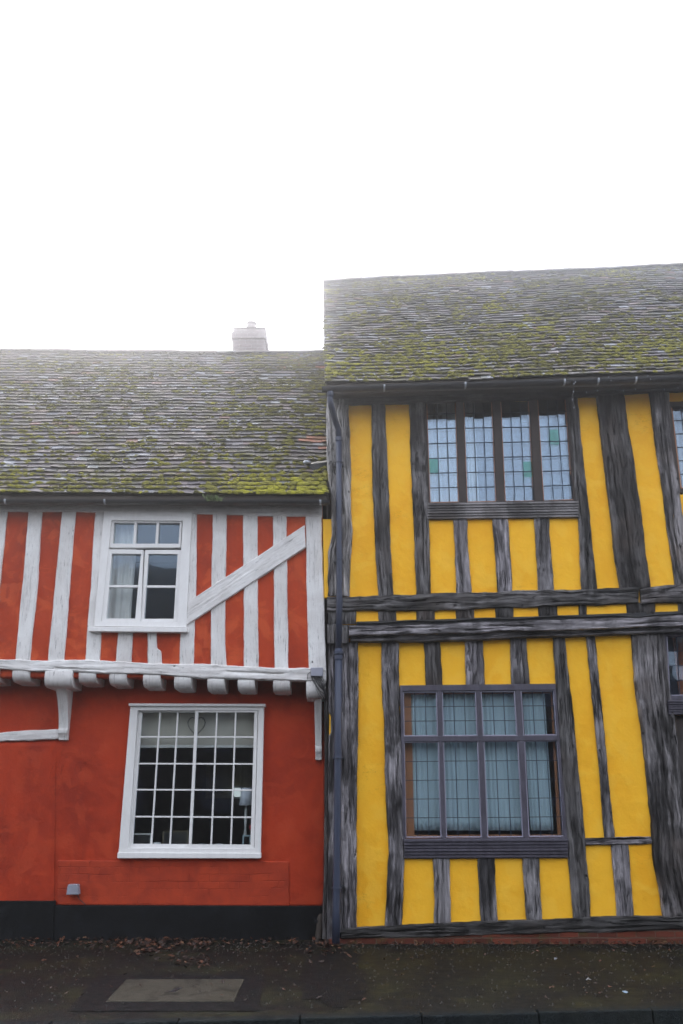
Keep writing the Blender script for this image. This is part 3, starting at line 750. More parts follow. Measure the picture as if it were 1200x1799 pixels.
red_roof, rpt, rn, rL_ = roof(red, eL, eR, rl_, rr_, .112, red_orange, red_moss, seed=3, edge_wob=.01)
# rear slope and closing
m = MB(); m.add([rl_, rr_, Vector((rr_.x, 17.5, eR.z)), Vector((rl_.x, 17.5, eR.z))], [(0, 1, 2, 3)]); m.build('rear_roof', M['tiles'], red, solid=.05)
# lead flashing
m = MB(); sf = s_of(822); p0 = rpt(Wred - .28, sf); p1 = rpt(Wred, sf + .07)
m.add([p0 + rn * .075, p1 + rn * .09, p1 + rn * .09 + Vector((0, 0, -.07)), p0 + rn * .06 + Vector((.1, 0, -.07)),
       p0 + rn * .05 + Vector((0, .12, .1)), p1 + rn * .06 + Vector((0, .12, .1)), p1 + Vector((0, .1, 0)), p0 + Vector((0, .1, 0))],
      [(0, 1, 2, 3), (7, 6, 5, 4), (0, 4, 5, 1), (1, 5, 6, 2), (2, 6, 7, 3), (3, 7, 4, 0)])
m.build('lead_flashing', M['gutter'], red_roof, bevel=.004)
m = MB(); q = rpt(Wred - .27, sf + .01) + rn * .10; m.lathe([(.0, -.02), (.05, -.018), (.055, 0), (.05, .018), (.0, .02)], q, 12); m.build('flashing_end', M['clip'], red_roof, smooth=True)
# gutter
def gutter(parent, a, b, r=.058, clips=(), n=40, wob=.004):
    m = MB(); K = 10; v = []; f = []
    for i in range(n + 1):
        t = i / n; p = a.lerp(b, t) + Vector((0, 0, wob * nz(t * 6, r, 1)))
        for q in range(K + 1):
            an = math.pi + math.pi * q / K; v.append(p + Vector((0, math.cos(an) * r, math.sin(an) * r)))
    for i in range(n):
        for q in range(K): f.append((i * (K + 1) + q, i * (K + 1) + q + 1, (i + 1) * (K + 1) + q + 1, (i + 1) * (K + 1) + q))
    f += [tuple(range(K + 1)), tuple(range(n * (K + 1), n * (K + 1) + K + 1))]
    m.add(v, f); o = m.build('gutter', M['gutter'], parent, smooth=False, solid=.004)
    for px in clips:
        t = (P(px, 870, a.y).x - a.x) / (b.x - a.x); p = a.lerp(b, t); m = MB()
        pts = [p + Vector((0, math.cos(math.pi + math.pi * q / 8) * (r + .006), math.sin(math.pi + math.pi * q / 8) * (r + .006))) for q in range(0, 9)]
        v = []; f = []
        for q in pts: v += [q + Vector((-.012, 0, 0)), q + Vector((.012, 0, 0))]
        for q in range(8): f.append((2 * q, 2 * q + 1, 2 * q + 3, 2 * q + 2))
        m.add(v, f); m.build('gutter_clip', M['clip'], o, solid=.004)
    return o
gy = 10.86
ga, gb = P(-330, 878, gy), P(579, 880, gy); ga.x = X_L
gutter(red, ga, gb, .05, (12, 186, 563))
m = MB(); m.box(X_L, X_J, 10.94, 10.965, gb.z - .03, gb.z + .09); m.build('fascia', M['soffit'], red, bevel=.004)
m = MB(); m.box(X_L, X_J, 10.97, UW + .02, gb.z + .055, gb.z + .08); m.build('soffit', M['soffit'], red)
# weed in gutter
m = MB()
for k in range(60):
    p = P(375 + random.gauss(0, 6), 879, gy - .04); h = random.uniform(.03, .09); dx = random.gauss(0, .04); dy = random.gauss(-.03, .03); w = .006
    m.add([p + Vector((-w, 0, 0)), p + Vector((w, 0, 0)), p + Vector((dx + w * .6, dy, h * random.choice((.6, -.35, 1)))), p + Vector((dx - w, dy, h * .7))], [(0, 1, 2, 3)])
tag(m.build('gutter_weed', M['green'], None, solid=.0015), 'small pale green weed sprouting over the gutter edge of the red house', 'plant')
# chimney
cy = 15.0
ch = MB(); cw0, cw1 = P(407, 600, cy).x, P(467, 600, cy).x; ct = P(430, 577, cy).z; cb = P(430, 640, cy).z
ch.box(cw0 + .02, cw1 - .02, cy, cy + .7, cb - .6, ct - .22); ch.box(cw0 - .01, cw1 + .0, cy - .03, cy + .73, ct - .22, ct - .08); ch.box(cw0 + .02, cw1 - .02, cy, cy + .7, ct - .08, ct)
co = ch.build('chimney', M['chimney_brick'], red_roof, bevel=.01)
m = MB(); m.lathe([(.10, -.02), (.10, .06), (.085, .07), (.08, .12), (.095, .13), (.095, .16), (.05, .165)], ((cw0 + cw1) / 2 + .03, cy + .11, ct + .02), 16); m.build('chimney_pot', M['chimney_brick'], co, smooth=False)
m = MB(); m.box(cw0 + .01, cw1 - .01, cy - .01, cy + .71, ct, ct + .025); m.build('chimney_flaunching', M['cover'], co, bevel=.01)

# ================================================================== YELLOW HOUSE
YU, YL = 11.06, 11.20
yel = empty('yellow_house', (3, YL, 0), 'bright yellow plastered house with dark weathered oak framing, leaded windows and mossy tiled roof', 'house')
X_Y = P(573, 900, YU).x; X_R = 8.0
w1 = [(741, 700), (1002, 696), (1014, 885), (752, 888)]; w1b = [(1172, 705), (1330, 700), (1350, 865), (1188, 868)]
w2 = [(701, 1208), (981, 1206), (1000, 1480), (706, 1482)]; w2b = [(1166, 1110), (1330, 1105), (1345, 1228), (1174, 1229)]; w2c = [(1184, 1256), (1330, 1250), (1350, 1630), (1203, 1630)]
zm = P(800, 1098, YL).z; zs = P(900, 1632, YL).z; zt = P(600, 680, YU).z
sheet('upper_wall', P(590, 900, YU).x, X_R, zm - .02, P(1200, 660, YU).z, YU, [w1, w1b], M['yellow'], yel, amp=.006)
sheet('lower_wall', P(578.5, 1270, YL).x, X_R, zs, zm, YL, [w2, w2b, w2c], M['yellow'], yel, amp=.006)
m = MB(); yt_ = P(1200, 660, YU).z
m.box(X_Y + .02, X_Y + .12, YL + .03, 17.2, -.1, zt - .05); m.box(X_Y, X_R, 17.2, 17.3, -.1, yt_); m.box(X_R, X_R + .1, YU, 17.3, -.1, yt_)
m.build('side_wall', M['timber_dark'], yel)
m = MB(); m.prism([(567, 912), (592, 912), (592, 1050), (570, 1050)], YU - .002, YU + .1); m.build('plaster_strip', M['yellow'], yel, bevel=.004)
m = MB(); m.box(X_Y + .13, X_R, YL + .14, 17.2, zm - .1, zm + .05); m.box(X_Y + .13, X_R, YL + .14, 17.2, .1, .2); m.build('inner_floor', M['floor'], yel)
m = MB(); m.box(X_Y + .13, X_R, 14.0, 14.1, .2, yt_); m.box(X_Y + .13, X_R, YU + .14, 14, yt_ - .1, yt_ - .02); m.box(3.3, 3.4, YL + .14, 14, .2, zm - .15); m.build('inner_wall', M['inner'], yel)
# gable triangle
# (roof quad corners)
yeL, yeR = P(571, 672, 10.70), P(1200, 655, 10.70); d_ = (yeR - yeL); yeR = yeL + d_ * (X_R + .2 - yeL.x) / d_.x
yrL, yrR = P(568, 498, 13.75), P(1200, 468, 13.75); d_ = (yrR - yrL); yrR = yrL + d_ * (X_R + .2 - yrL.x) / d_.x
yrL.x = min(yrL.x, yeL.x - .0)
def y_moss(x, s, L, W_): return .34 + .28 * max(0, 1 - abs(s - .5) / 1.7) + .06 * nz(x * .5, s * .5, 2)
yroof, ypt, yn, yL_ = roof(yel, yeL, yeR, yrL, yrR, .110, None, y_moss, seed=12, edge_wob=.012, jit=1.25, sag=.04)
m = MB(); m.add([yrL, yrR, Vector((yrR.x, 17.4, yeR.z)), Vector((yrL.x, 17.4, yeL.z))], [(0, 1, 2, 3)]); m.build('rear_roof', M['tiles'], yel, solid=.05)
m = MB(); gx = yeL.x + .03
m.add([(gx, 11.0, yeL.z), (gx, 13.75, yrL.z - .1), (gx, 17.2, yeL.z), (gx + .1, 11.0, yeL.z), (gx + .1, 13.75, yrL.z - .1), (gx + .1, 17.2, yeL.z)], [(0, 1, 2), (5, 4, 3), (0, 3, 4, 1), (1, 4, 5, 2), (2, 5, 3, 0)])
m.build('gable', M['chimney_brick'], yel)
# mortar verge
m = MB(); m.tube([ypt(.02 + .02 * nz(k * .4, 1, 1), k / 40 * yL_) - yn * .0 for k in range(41)], .02, 6); m.build('verge_mortar', M['cover'], yroof, smooth=True)

T, TP, TD = M['timber'], M['timber_pale'], M['timber_dark']
def yt2(name, A, B, up=True, mat=None, th=.03, **k):
    k.setdefault('wob', .009); k.setdefault('rel', .008)
    return timber(name, A, B, YU if up else YL, th, mat or T, yel, **k)
# upper storey
yt2('corner_post', [(574, 700), (573, 760), (574, 815), (582, 880), (583, 940), (577, 965), (576, 1046)], [(611, 700), (615, 760), (617, 830), (617, 900), (620, 930), (617, 990), (614, 1047)], mat=M['timber_bleached'], wob=.012, rel=.03, rnd=.025, th=.05)
yt2('stud', [(652, 700), (653, 762), (653.5, 838), (658, 923), (665.4, 1047)], [(677, 700), (680.4, 810), (684.7, 909), (691.8, 1047)])
yt2('stud', [(718, 698), (722, 810), (727, 923), (732, 1046)], [(746, 698), (752, 860), (755.5, 952), (757, 1044)])
yt2('stud', [(796, 911), (802, 1042)], [(821, 911), (828.6, 1042)], mat=TP)
yt2('stud', [(865.5, 911), (875, 1040)], [(892.5, 911), (901, 1040)], mat=TP)
yt2('stud', [(938, 909), (946.4, 1038)], [(965.4, 909), (973.4, 1037)], mat=TP)
yt2('stud', [(998, 690), (1009, 850), (1016, 916), (1022.4, 1036)], [(1013, 686), (1025.8, 810), (1037, 909), (1048.4, 1035)])
yt2('stud', [(1047.6, 682), (1058, 782), (1069.7, 881), (1082, 980), (1090, 1035)], [(1095, 680), (1109, 782), (1125, 881), (1136, 970), (1144, 1032)], mat=TD, rel=.014, th=.045)
yt2('stud', [(1139, 680), (1152, 782), (1166, 881), (1187, 1030)], [(1175, 680), (1180, 780), (1194, 861), (1218, 1028)])
yt2('stud', [(1330, 680), (1360, 1020)], [(1365, 680), (1395, 1020)]); yt2('stud', [(1270, 880), (1285, 1025)], [(1295, 880), (1310, 1025)])
yt2('wall_plate', [(576, 674), (820, 668), (1200, 650), (1420, 641)], [(576, 712), (745, 706), (1000, 697), (1200, 686), (1420, 676)], mat=TD, th=.055)
# mid-height bressummers
timber('bressummer', [(575, 1048), (740, 1044), (900, 1038), (1030, 1034), (1124, 1033)], [(575, 1074), (740, 1072), (900, 1067), (1030, 1063), (1122, 1061)], YU, .055, T, yel, wob=.012, rel=.014, back=.06)
timber('bressummer', [(1126, 1034), (1160, 1029), (1420, 1020)], [(1128, 1061), (1160, 1059), (1420, 1052)], YU, .065, T, yel, wob=.012, rel=.014, back=.06)
for a_, b_, t_, u_ in ((576, 626, 1073, 1096), (664, 696, 1071, 1094), (731, 764, 1069, 1093), (801, 833.5, 1067, 1090), (870, 902.5, 1065, 1088), (946, 980, 1062, 1085), (1017, 1031, 1060, 1083), (1101, 1152, 1058, 1080), (1191, 1226, 1055, 1078), (1270, 1305, 1052, 1076)):
    timber('joist_end', [(a_, t_), (a_ + 1, u_)], [(b_, t_), (b_, u_)], YU, .022, TD if a_ > 600 else T, yel, wob=.006, rel=.012, rnd=.025)
m = MB(); m.prism([(626, 1092), (900, 1084), (1100, 1077), (1420, 1065), (1420, 1073), (1100, 1085), (900, 1092), (626, 1100)], YU - .02, YU + .06); m.build('flashing', M['gutter'], yel, bevel=.004)
m = MB()
cp = []
for k in range(60):
    x = lerp(628, 1240, k / 59); y = 1094.5 + (x - 628) * (-17.5 / 572) + 1.2 * math.sin(x * .05); y += 5 * math.exp(-((x - 1115) / 28) ** 2)
    cp.append(P(x, y, YU - .045))
m.tube(cp, .012, 6); m.build('service_cable', M['cable'], yel, smooth=True)
timber('lower_bressummer', [(613, 1099), (740, 1097), (900, 1091), (1100, 1084), (1420, 1070)], [(613, 1116), (740, 1115), (900, 1109), (1100, 1103), (1420, 1092)], YL, .18, TP, yel, wob=.008, rel=.010, back=.02)
timber('lower_bressummer', [(616, 1116), (740, 1115.5), (900, 1109.5), (1100, 1103.5), (1420, 1092.5)], [(616, 1127), (740, 1127), (900, 1121), (1100, 1114), (1420, 1103)], YL, .115, TP, yel, wob=.006, rel=.008, back=.02)
timber('post_head', [(575, 1096), (575, 1130)], [(612, 1098), (612, 1130)], YL, .14, T, yel, wob=.008, rel=.014)
# lower storey
def yl(name, A, B, mat=None, **k): return yt2(name, A, B, up=False, mat=mat, **k)
yl('corner_post', [(577, 1128), (577, 1252), (581, 1256), (581, 1288), (577, 1292), (576, 1500), (575, 1650)], [(592, 1128), (591, 1400), (592, 1650)], mat=TP, th=.035)
yl('corner_post', [(593, 1128), (593, 1640)], [(629, 1128), (630, 1240), (628, 1350), (627, 1450), (627, 1632)], mat=TP, th=.06, rel=.012)
yl('stud', [(670, 1122), (670, 1204), (674.8, 1269), (676, 1360), (680, 1440), (684, 1497), (676, 1628)], [(701.7, 1122), (703, 1204), (706, 1303), (709, 1473), (710.5, 1509), (706.7, 1628)], mat=TP, th=.035, rel=.014)
yl('stud', [(745.6, 1122), (747.6, 1206)], [(773, 1122), (776.8, 1206)], mat=TD)
yl('stud', [(817.3, 1120), (820, 1205)], [(847.6, 1120), (852, 1205)], mat=TP)
yl('stud', [(897, 1118), (899.7, 1204)], [(925.7, 1118), (931.4, 1204)], mat=TP)
yl('stud', [(972, 1116), (977, 1201), (982, 1303), (993, 1470), (996.5, 1475), (1007.5, 1615)], [(993, 1116), (1001.7, 1204), (1014.4, 1332), (1029, 1470), (1038, 1615)], th=.035)
yl('stud', [(1029.5, 1114), (1040, 1218), (1052.7, 1346), (1062, 1472)], [(1045.6, 1114), (1055.5, 1218), (1068, 1346), (1079.6, 1472)], mat=TP)
yl('post', [(1110.8, 1110), (1119, 1218), (1132, 1317), (1146, 1439), (1149, 1499), (1166, 1615)], [(1167.5, 1108), (1174.5, 1190), (1186, 1261), (1198.6, 1374), (1210, 1500), (1226, 1612)], mat=T, th=.05, rel=.022, wob=.012, rnd=.03)
yl('rail', [(1028, 1471.5), (1148, 1470)], [(1029, 1485), (1149, 1481.5)], mat=TP, th=.034)
yl('stud', [(761, 1506), (763, 1622)], [(790, 1506), (792, 1622)], mat=TP)
yl('stud', [(838.7, 1506), (845, 1620)], [(870, 1506), (874.4, 1620)], mat=TP)
yl('stud', [(918.4, 1506), (926, 1618)], [(948, 1506), (953.6, 1618)], mat=TP)
yl('stud', [(1073.5, 1483), (1084.5, 1612)], [(1105, 1483), (1116, 1612)], mat=TP)
yl('post', [(1345, 1100), (1390, 1610)], [(1385, 1100), (1430, 1610)])
yl('sole_plate', [(600, 1631), (787, 1622), (1000, 1614), (1200, 1608), (1430, 1602)], [(600, 1651), (787, 1645), (1000, 1639), (1200, 1634), (1430, 1628)], mat=TD, th=.06, back=.1, rel=.012)
m = MB(); m.prism([(578, 1650), (800, 1643), (1200, 1632), (1440, 1626), (1440, 1700), (578, 1700)], YL - .045, YL + .1); m.build('brick_plinth', M['brick'], yel, bevel=.008)
# rough mortar strip over the plinth foot
# -- windows
def leaded(w, glass, cols, rows_, Y, second=True, fr=True, edge=1.9, mat_fr='grey_edge', glassm='glass_old', slab_m=None):
    if fr:
        mb = MB(); mb.ring(grow(glass, edge), glass, Y - .012, Y + .03); mb.build('casement', M[mat_fr], w, bevel=.003)
    mb = MB()
    for i in range(cols):
        for j in range(rows_):
            q = [P(x, y, Y) for x, y in sub(glass, i / cols, j / rows_, (i + 1) / cols, (j + 1) / rows_)]
            tx, tz = random.gauss(0, .0016), random.gauss(0, .0012); dy = (-tx - tz, tx - tz, tx + tz, -tx + tz)
            v = [Vector((p.x, Y + d, p.z)) for p, d in zip(q, dy)] + [Vector((p.x, Y + .003 + d, p.z)) for p, d in zip(q, dy)]
            mb.add(v, [(0, 1, 2, 3), (7, 6, 5, 4), (0, 4, 5, 1), (1, 5, 6, 2), (2, 6, 7, 3), (3, 7, 4, 0)])
    mb.build('pane', M[glassm], w)
    mb = MB(); leads(mb, glass, cols, rows_, Y - .006); mb.build('lead_cames', M['lead'], w)
def inner_leads(w, glass, cols, rows_, Y):
    mb = MB(); leads(mb, glass, cols, rows_, Y, w=.8, d=.006); mb.build('inner_glazing_bars', M['lead'], w)
# upper four-light window
lt = [([(749, 702), (801, 700), (807, 882), (755.5, 883)], 'a'), ([(814, 700), (865, 699), (873, 881), (820.5, 882)], 'b'),
      ([(879, 699), (930, 698), (939.5, 880), (887.5, 881)], 'c'), ([(944, 698), (994.5, 697), (1008, 878), (955, 880)], 'd')]
yw = YU + .05
mb = MB(); O = [(743, 694), (1000, 689), (1013, 886), (752, 890)]
mb.ring(O, [(749, 702), (994.5, 697), (1008, 878), (755.5, 883)], YU - .005, YU + .12); wn1 = mb.build('window', M['brown_window'], yel, bevel=.004)
wn1['label'] = 'four light leaded window with dark wooden mullions, upper storey'
for (Qa, _), (Qb, _) in zip(lt[:-1], lt[1:]):
    mb = MB(); mb.prism([(Qa[1][0], Qa[1][1] - 2), (Qb[0][0], Qb[0][1] - 2), (Qb[3][0], Qb[3][1] + 2), (Qa[2][0], Qa[2][1] + 2)], YU - .01, YU + .11); mb.build('mullion', M['brown_window'], wn1, bevel=.008)
for i, (Q, k) in enumerate(lt):
    mb = MB(); mb.ring(Q, [(Q[0][0] + 1.1, Q[0][1] + 1), (Q[1][0] - 1.3, Q[1][1] + 1), (Q[2][0] - 1.3, Q[2][1] - 1), (Q[3][0] + 1.1, Q[3][1] - 1)], YU + .03, YU + .1); mb.build('casement', M['reveal'], wn1)
    leaded(wn1, Q, 3, 7, yw, fr=False)
    pane('secondary_pane', grow(Q, 2), yw + .045, M['glass'], wn1)
for (Q, a) in ((lt[0][0], (0, 4 / 7, 1 / 3, 5 / 7)), (lt[2][0], (2 / 3, 4 / 7 + .05, 1, 5 / 7 + .05)), (lt[3][0], (1 / 3, 2 / 7 + .03, 2 / 3, 3 / 7 + .03))):
    pane('stained_pane', sub(Q, *a), yw - .004, M['glass_green'], wn1)
def moulded_sill(x0, x1, y0, y1, Y, parent, mat, sl=0):
    mb = MB(); n = 6; z = []
    for k in range(n):
        a, b = lerp(y0, y1, k / n), lerp(y0, y1, (k + .72) / n); prj = (.10, .085, .07, .075, .06, .05)[k]
        mb.prism([(x0, a), (x1, a + sl), (x1, b + sl), (x0, b)], Y - prj, Y + .02)
        mb.prism([(x0 + .5, b), (x1 - .5, b + sl), (x1 - .5, lerp(y0, y1, (k + 1) / n) + sl), (x0 + .5, lerp(y0, y1, (k + 1) / n))], Y - prj + .022, Y + .02)
    return mb.build('sill', mat, parent, bevel=.003)
moulded_sill(751.5, 1016.5, 884, 913, YU, wn1, M['timber'], sl=-4)
# lower eight-light window
mb = MB(); O = [(703, 1204), (976, 1201), (997, 1478), (708, 1480)]; I = [(708, 1214), (974, 1212), (991, 1471), (713, 1474)]
mb.ring(O, I, YL - .04, YL + .10); wn2 = mb.build('window', M['grey_window'], yel, bevel=.004)
wn2['label'] = 'eight light leaded window with grey casements and pale blinds, ground floor'
up = [[(709.5, 1217), (766, 1216.5), (768, 1291.5), (711, 1292)], [(777.5, 1216), (834.5, 1216), (837.5, 1291), (780, 1291.5)],
      [(846, 1216), (903, 1215.5), (907.5, 1291), (850, 1291)], [(916.5, 1215), (972, 1214.5), (977.5, 1290), (921, 1290.5)]]
lo = [[(711, 1305), (769.5, 1304.5), (774, 1469.5), (714, 1470)], [(780, 1304), (838.5, 1303.5), (845, 1469.5), (785.5, 1469.5)],
      [(851, 1303.5), (909, 1303), (918, 1469), (858, 1469.5)], [(922.5, 1303), (978.5, 1302.5), (990, 1468), (930.5, 1468.5)]]
mb = MB(); mb.prism([(706, 1294), (982, 1292), (983, 1301), (706, 1303)], YL - .035, YL + .08); mb.build('transom', M['grey_window'], wn2, bevel=.005)
for k in range(3):
    a, b = up[k], up[k + 1]; c, d = lo[k], lo[k + 1]; mb = MB()
    mb.prism([(a[1][0] + 2.2, 1212), (b[0][0] - 2.2, 1212), (b[3][0] - 2.2, 1294), (a[2][0] + 2.2, 1294)], YL - .032, YL + .08)
    mb.prism([(c[1][0] + 2.2, 1302), (d[0][0] - 2.2, 1302), (d[3][0] - 2.2, 1474), (c[2][0] + 2.2, 1474)], YL - .032, YL + .08)
    mb.build('mullion', M['grey_window'], wn2, bevel=.005)
for Q in up: leaded(wn2, Q, 3, 3, YL - .005)
for Q in lo: leaded(wn2, Q, 3, 5, YL - .005)
mb = MB(); rv = [(704, 1209), (980, 1207), (996, 1478), (706, 1480)]; rv2 = [(722, 1220), (968, 1218), (980, 1466), (728, 1467)]
mb.ring(rv, rv2, YL + .10, YL + .12); mb.build('reveal', M['reveal'], wn2)
moulded_sill(710, 998, 1475, 1509, YL, wn2, M['grey_window'], sl=-1.5)
# edge windows on the right
def edge_window(Q, cols, rows_, Y, label, mat, frm):
    mb = MB(); mb.ring(grow(Q, 8, 8), Q, Y - .02, Y + .1); w = mb.build('window', M[mat], yel, bevel=.004); w['label'] = label
    for k in range(3):
        g_ = sub(Q, k / 3 + .012, 0.01, (k + 1) / 3 - .012, .99); leaded(w, g_, cols, rows_, Y + .03, mat_fr=frm)
        if k:
            a, b = bil(Q, k / 3, 0), bil(Q, k / 3, 1); mb = MB(); mb.prism([(a[0] - 3, a[1]), (a[0] + 3, a[1]), (b[0] + 3, b[1]), (b[0] - 3, b[1])], Y - .01, Y + .09); mb.build('mullion', M[mat], w, bevel=.004)
    return w
we1 = edge_window([(1179, 714), (1325, 708), (1345, 852), (1196, 858)], 3, 6, YU, 'leaded window cut off by the right edge, upper storey', 'brown_window', 'reveal')
we2 = edge_window([(1171, 1118), (1325, 1112), (1338, 1218), (1176, 1222)], 3, 4, YL, 'leaded window cut off by the right edge, ground floor', 'grey_window', 'grey_edge')
moulded_sill(1175, 1345, 1230, 1256, YL, we2, M['grey_window'], sl=-2)
mb = MB(); mb.prism([(1180, 1258), (1345, 1255), (1350, 1612), (1200, 1612)], YL + .09, YL + .13)
for k in range(5): mb.prism([(1186 + k * 32, 1262), (1214 + k * 32, 1262), (1222 + k * 32, 1612), (1196 + k * 32, 1612)], YL + .07, YL + .10)
mb.build('board_panel', M['timber_dark'], yel, bevel=.004)
# gutter, hopper bend, downpipe
ga, gb = P(566, 682, 10.62), P(1200, 663, 10.62); d_ = gb - ga; gb = ga + d_ * ((X_R - ga.x) / d_.x)
yg = gutter(yel, ga, gb, .062, (678, 826, 1007, 1069, 1138), wob=.012)
m = MB(); m.add([Vector((X_Y, 10.71, ga.z - .05)), Vector((X_R, 10.71, gb.z - .05)), Vector((X_R, 10.71, gb.z + .09)), Vector((X_Y, 10.71, ga.z + .09)),
                 Vector((X_Y, 10.735, ga.z - .05)), Vector((X_R, 10.735, gb.z - .05)), Vector((X_R, 10.735, gb.z + .09)), Vector((X_Y, 10.735, ga.z + .09))],
                [(0, 1, 2, 3), (7, 6, 5, 4), (0, 4, 5, 1), (1, 5, 6, 2), (2, 6, 7, 3), (3, 7, 4, 0)]); m.build('fascia', M['soffit'], yel)
m = MB(); m.add([Vector((X_Y, 10.73, ga.z + .03)), Vector((X_R, 10.73, gb.z + .03)), Vector((X_R, YU + .05, gb.z + .03)), Vector((X_Y, YU + .05, ga.z + .03))], [(0, 1, 2, 3)]); m.build('soffit', M['soffit'], yel, solid=.02)
yp = 10.93; pr = .040
pts = [P(580, 690, 10.62), P(580, 703, 10.62), P(582, 714, 10.64), P(590, 742, 10.86), P(595, 755, yp), P(595.5, 775, yp)]
m = MB(); m.tube(pts, pr * .98, 14); pipe = m.build('downpipe', M['pipe'], yel, smooth=True)
pp = [P(595.5, 768, yp), P(596, 900, yp), P(596.5, 1045, yp), P(595, 1140, yp)]; m = MB(); m.tube(pp, pr, 16)
pp = [P(595, 1140, yp), P(594, 1300, yp), P(593, 1450, yp), P(591, 1600, yp), P(590, 1652, yp)]; pp[-1].z = .04; m.tube(pp, pr * 1.12, 16); m.build('pipe_run', M['pipe'], pipe, smooth=True)
def collar(x, y, h, r, nm='pipe_collar'):
    p = P(x, y, yp); m = MB(); m.lathe([(pr, -h / 2), (r, -h / 2), (r, h / 2), (pr, h / 2)], p, 18); m.build(nm, M['pipe'], pipe, bevel=.002)
collar(595.5, 772, .05, .047); collar(596, 812, .02, .047); collar(596.5, 983, .02, .047); collar(595, 1147, .035, .062); collar(595, 1155, .05, .054); collar(594, 1331, .022, .055); collar(591.5, 1560, .022, .055)
for y in (815, 985, 1149, 1332, 1560):
    p = P(595, y, yp); m = MB(); m.box(p.x - .065, p.x + .065, yp + .035, YL, p.z - .012, p.z + .012); m.build('pipe_bracket', M['gutter'], pipe)
p = P(580.5, 694, 10.62); m = MB(); m.lathe([(.034, -.04), (.043, -.035), (.043, .02), (.045, .04)], p, 16); m.build('gutter_outlet', M['pipe'], yg, smooth=True)
# string lights along the gutter
sl = empty('string_lights', P(1100, 670, 10.56), 'string of tiny unlit fairy lights drooping from the gutter of the yellow house', 'string lights')
hooks = [(1007, 664), (1069, 661), (1138, 659), (1215, 656), (1290, 652)]; m = MB(); bulbs = MB()
for (xa, ya), (xb, yb) in zip(hooks[:-1], hooks[1:]):
    ps = []
    for k in range(17):
        t = k / 16; sagp = 27 * 4 * t * (1 - t); ps.append(P(lerp(xa, xb, t), lerp(ya, yb, t) + sagp, 10.55))
        if k % 5 == 1: bulbs.tube([ps[-1], ps[-1] - Vector((0, 0, .02))], .005, 5)
    m.tube(ps, .0028, 4)
ps = [P(1007 + 1.5 * math.sin(k), lerp(666, 722, k / 8), 10.56) for k in range(9)]; m.tube(ps, .0028, 4)
for k in range(1, 9, 2): bulbs.tube([ps[k], ps[k] - Vector((0, 0, .02))], .005, 5)
m.build('wire', M['cable'], sl); bulbs.build('bulbs', M['box_grey'], sl)
# cables and junction box at the house joint
m = MB(); m.prism([(545.5, 1172.5), (568, 1172.5), (567, 1188), (546, 1188)], UW - .11, UW - .03); m.build('junction_box', M['box_grey'], red, bevel=.008)
m = MB(); rc = random.Random(5)
for k in range(16):
    a = P(rc.uniform(546, 566), 1188, UW - .08); b = P(573 + rc.uniform(-4, 3), rc.uniform(1210, 1238), UW - .04); c1 = P(rc.uniform(552, 576), rc.uniform(1192, 1225), UW - .16)
    m.tube([(a * (1 - t) + c1 * t) * (1 - t) + (c1 * (1 - t) + b * t) * t for t in (0, .2, .4, .6, .8, 1)], rc.uniform(.003, .006), 5)
m.tube([P(574, 1225, UW - .03), P(573, 1270, 11.2), P(572, 1320, 11.25), P(576, 1345, 11.2)], .007, 6)
m.tube([P(546, 1180, UW - .08), P(541, 1184, UW - .08), P(540, 1194, UW - .05)], .004, 5)
m.build('cable_tangle', M['cable'], red, smooth=True)
# dark timber edge that closes the joint between both houses
timber('joint_board', [(569, 1215), (570, 1340), (569, 1500), (566, 1650)], [(577, 1215), (577, 1340), (576, 1500), (575, 1650)], 11.24, .02, TD, yel, wob=.004)
# wall light on the brick panel
p = empty('wall_light', P(127, 1564, LW), 'small grey box light fixed low on the red wall near the plinth', 'wall light')
m = MB(); m.prism([(119, 1554), (136, 1554), (138, 1572), (116, 1572)], LW - .13, LW - .03); m.build('housing', M['box_grey'], p, bevel=.008)
m = MB(); m.tube([P(136, 1572, LW - .05), P(140, 1580, LW - .04), P(150, 1589, LW - .06)], .005, 5); m.build('cable', M['cable'], p)
# stub post beside the downpipe
p = empty('stub_post', (P(559, 1640, 11.36).x, 11.36, 0), 'short weathered stump of post at the foot of the black plinth beside the downpipe', 'post')
m = MB(); x0 = P(559, 1640, 11.36).x; m.tube([(x0 + .004 * k, 11.36, -.03 + .04 * k) for k in range(9)], [.048, .046, .044, .045, .042, .044, .04, .038, .02], 9); m.build('stump', M['bark'], p, smooth=True)
m = MB(); m.box(x0 - .045, x0 + .13, 11.33, 11.37, .20, .225); m.build('metal_band', M['gutter'], p)

# ================================================================== THINGS BEHIND GLASS
def xz(px, py, Y): return P(px, py, Y)
a, b = xz(193, 905, UW + .18), xz(226, 1105, UW + .18)
curtain('curtain', a.x - .18, b.x + .02, b.z - .1, a.z + .1, UW + .18, 6, .022, M['curtain'], 'pale cream curtain hanging at the left of the small upper window of the red house', 'curtain')
a, b = P(243, 1240, LW + .16), P(455, 1312, LW + .16)
bl = empty('roller_blind', (a.x, LW + .16, b.z), 'cream roller blind half drawn behind the top panes of the large white window', 'blind')
m = MB(); m.box(a.x - .1, b.x + .08, LW + .16, LW + .165, b.z, a.z + .1); m.build('fabric', M['blind'], bl)
m = MB(); m.box(a.x - .1, b.x + .08, LW + .152, LW + .172, b.z - .012, b.z + .022); m.build('bottom_bar', M['curtain'], bl, bevel=.003)
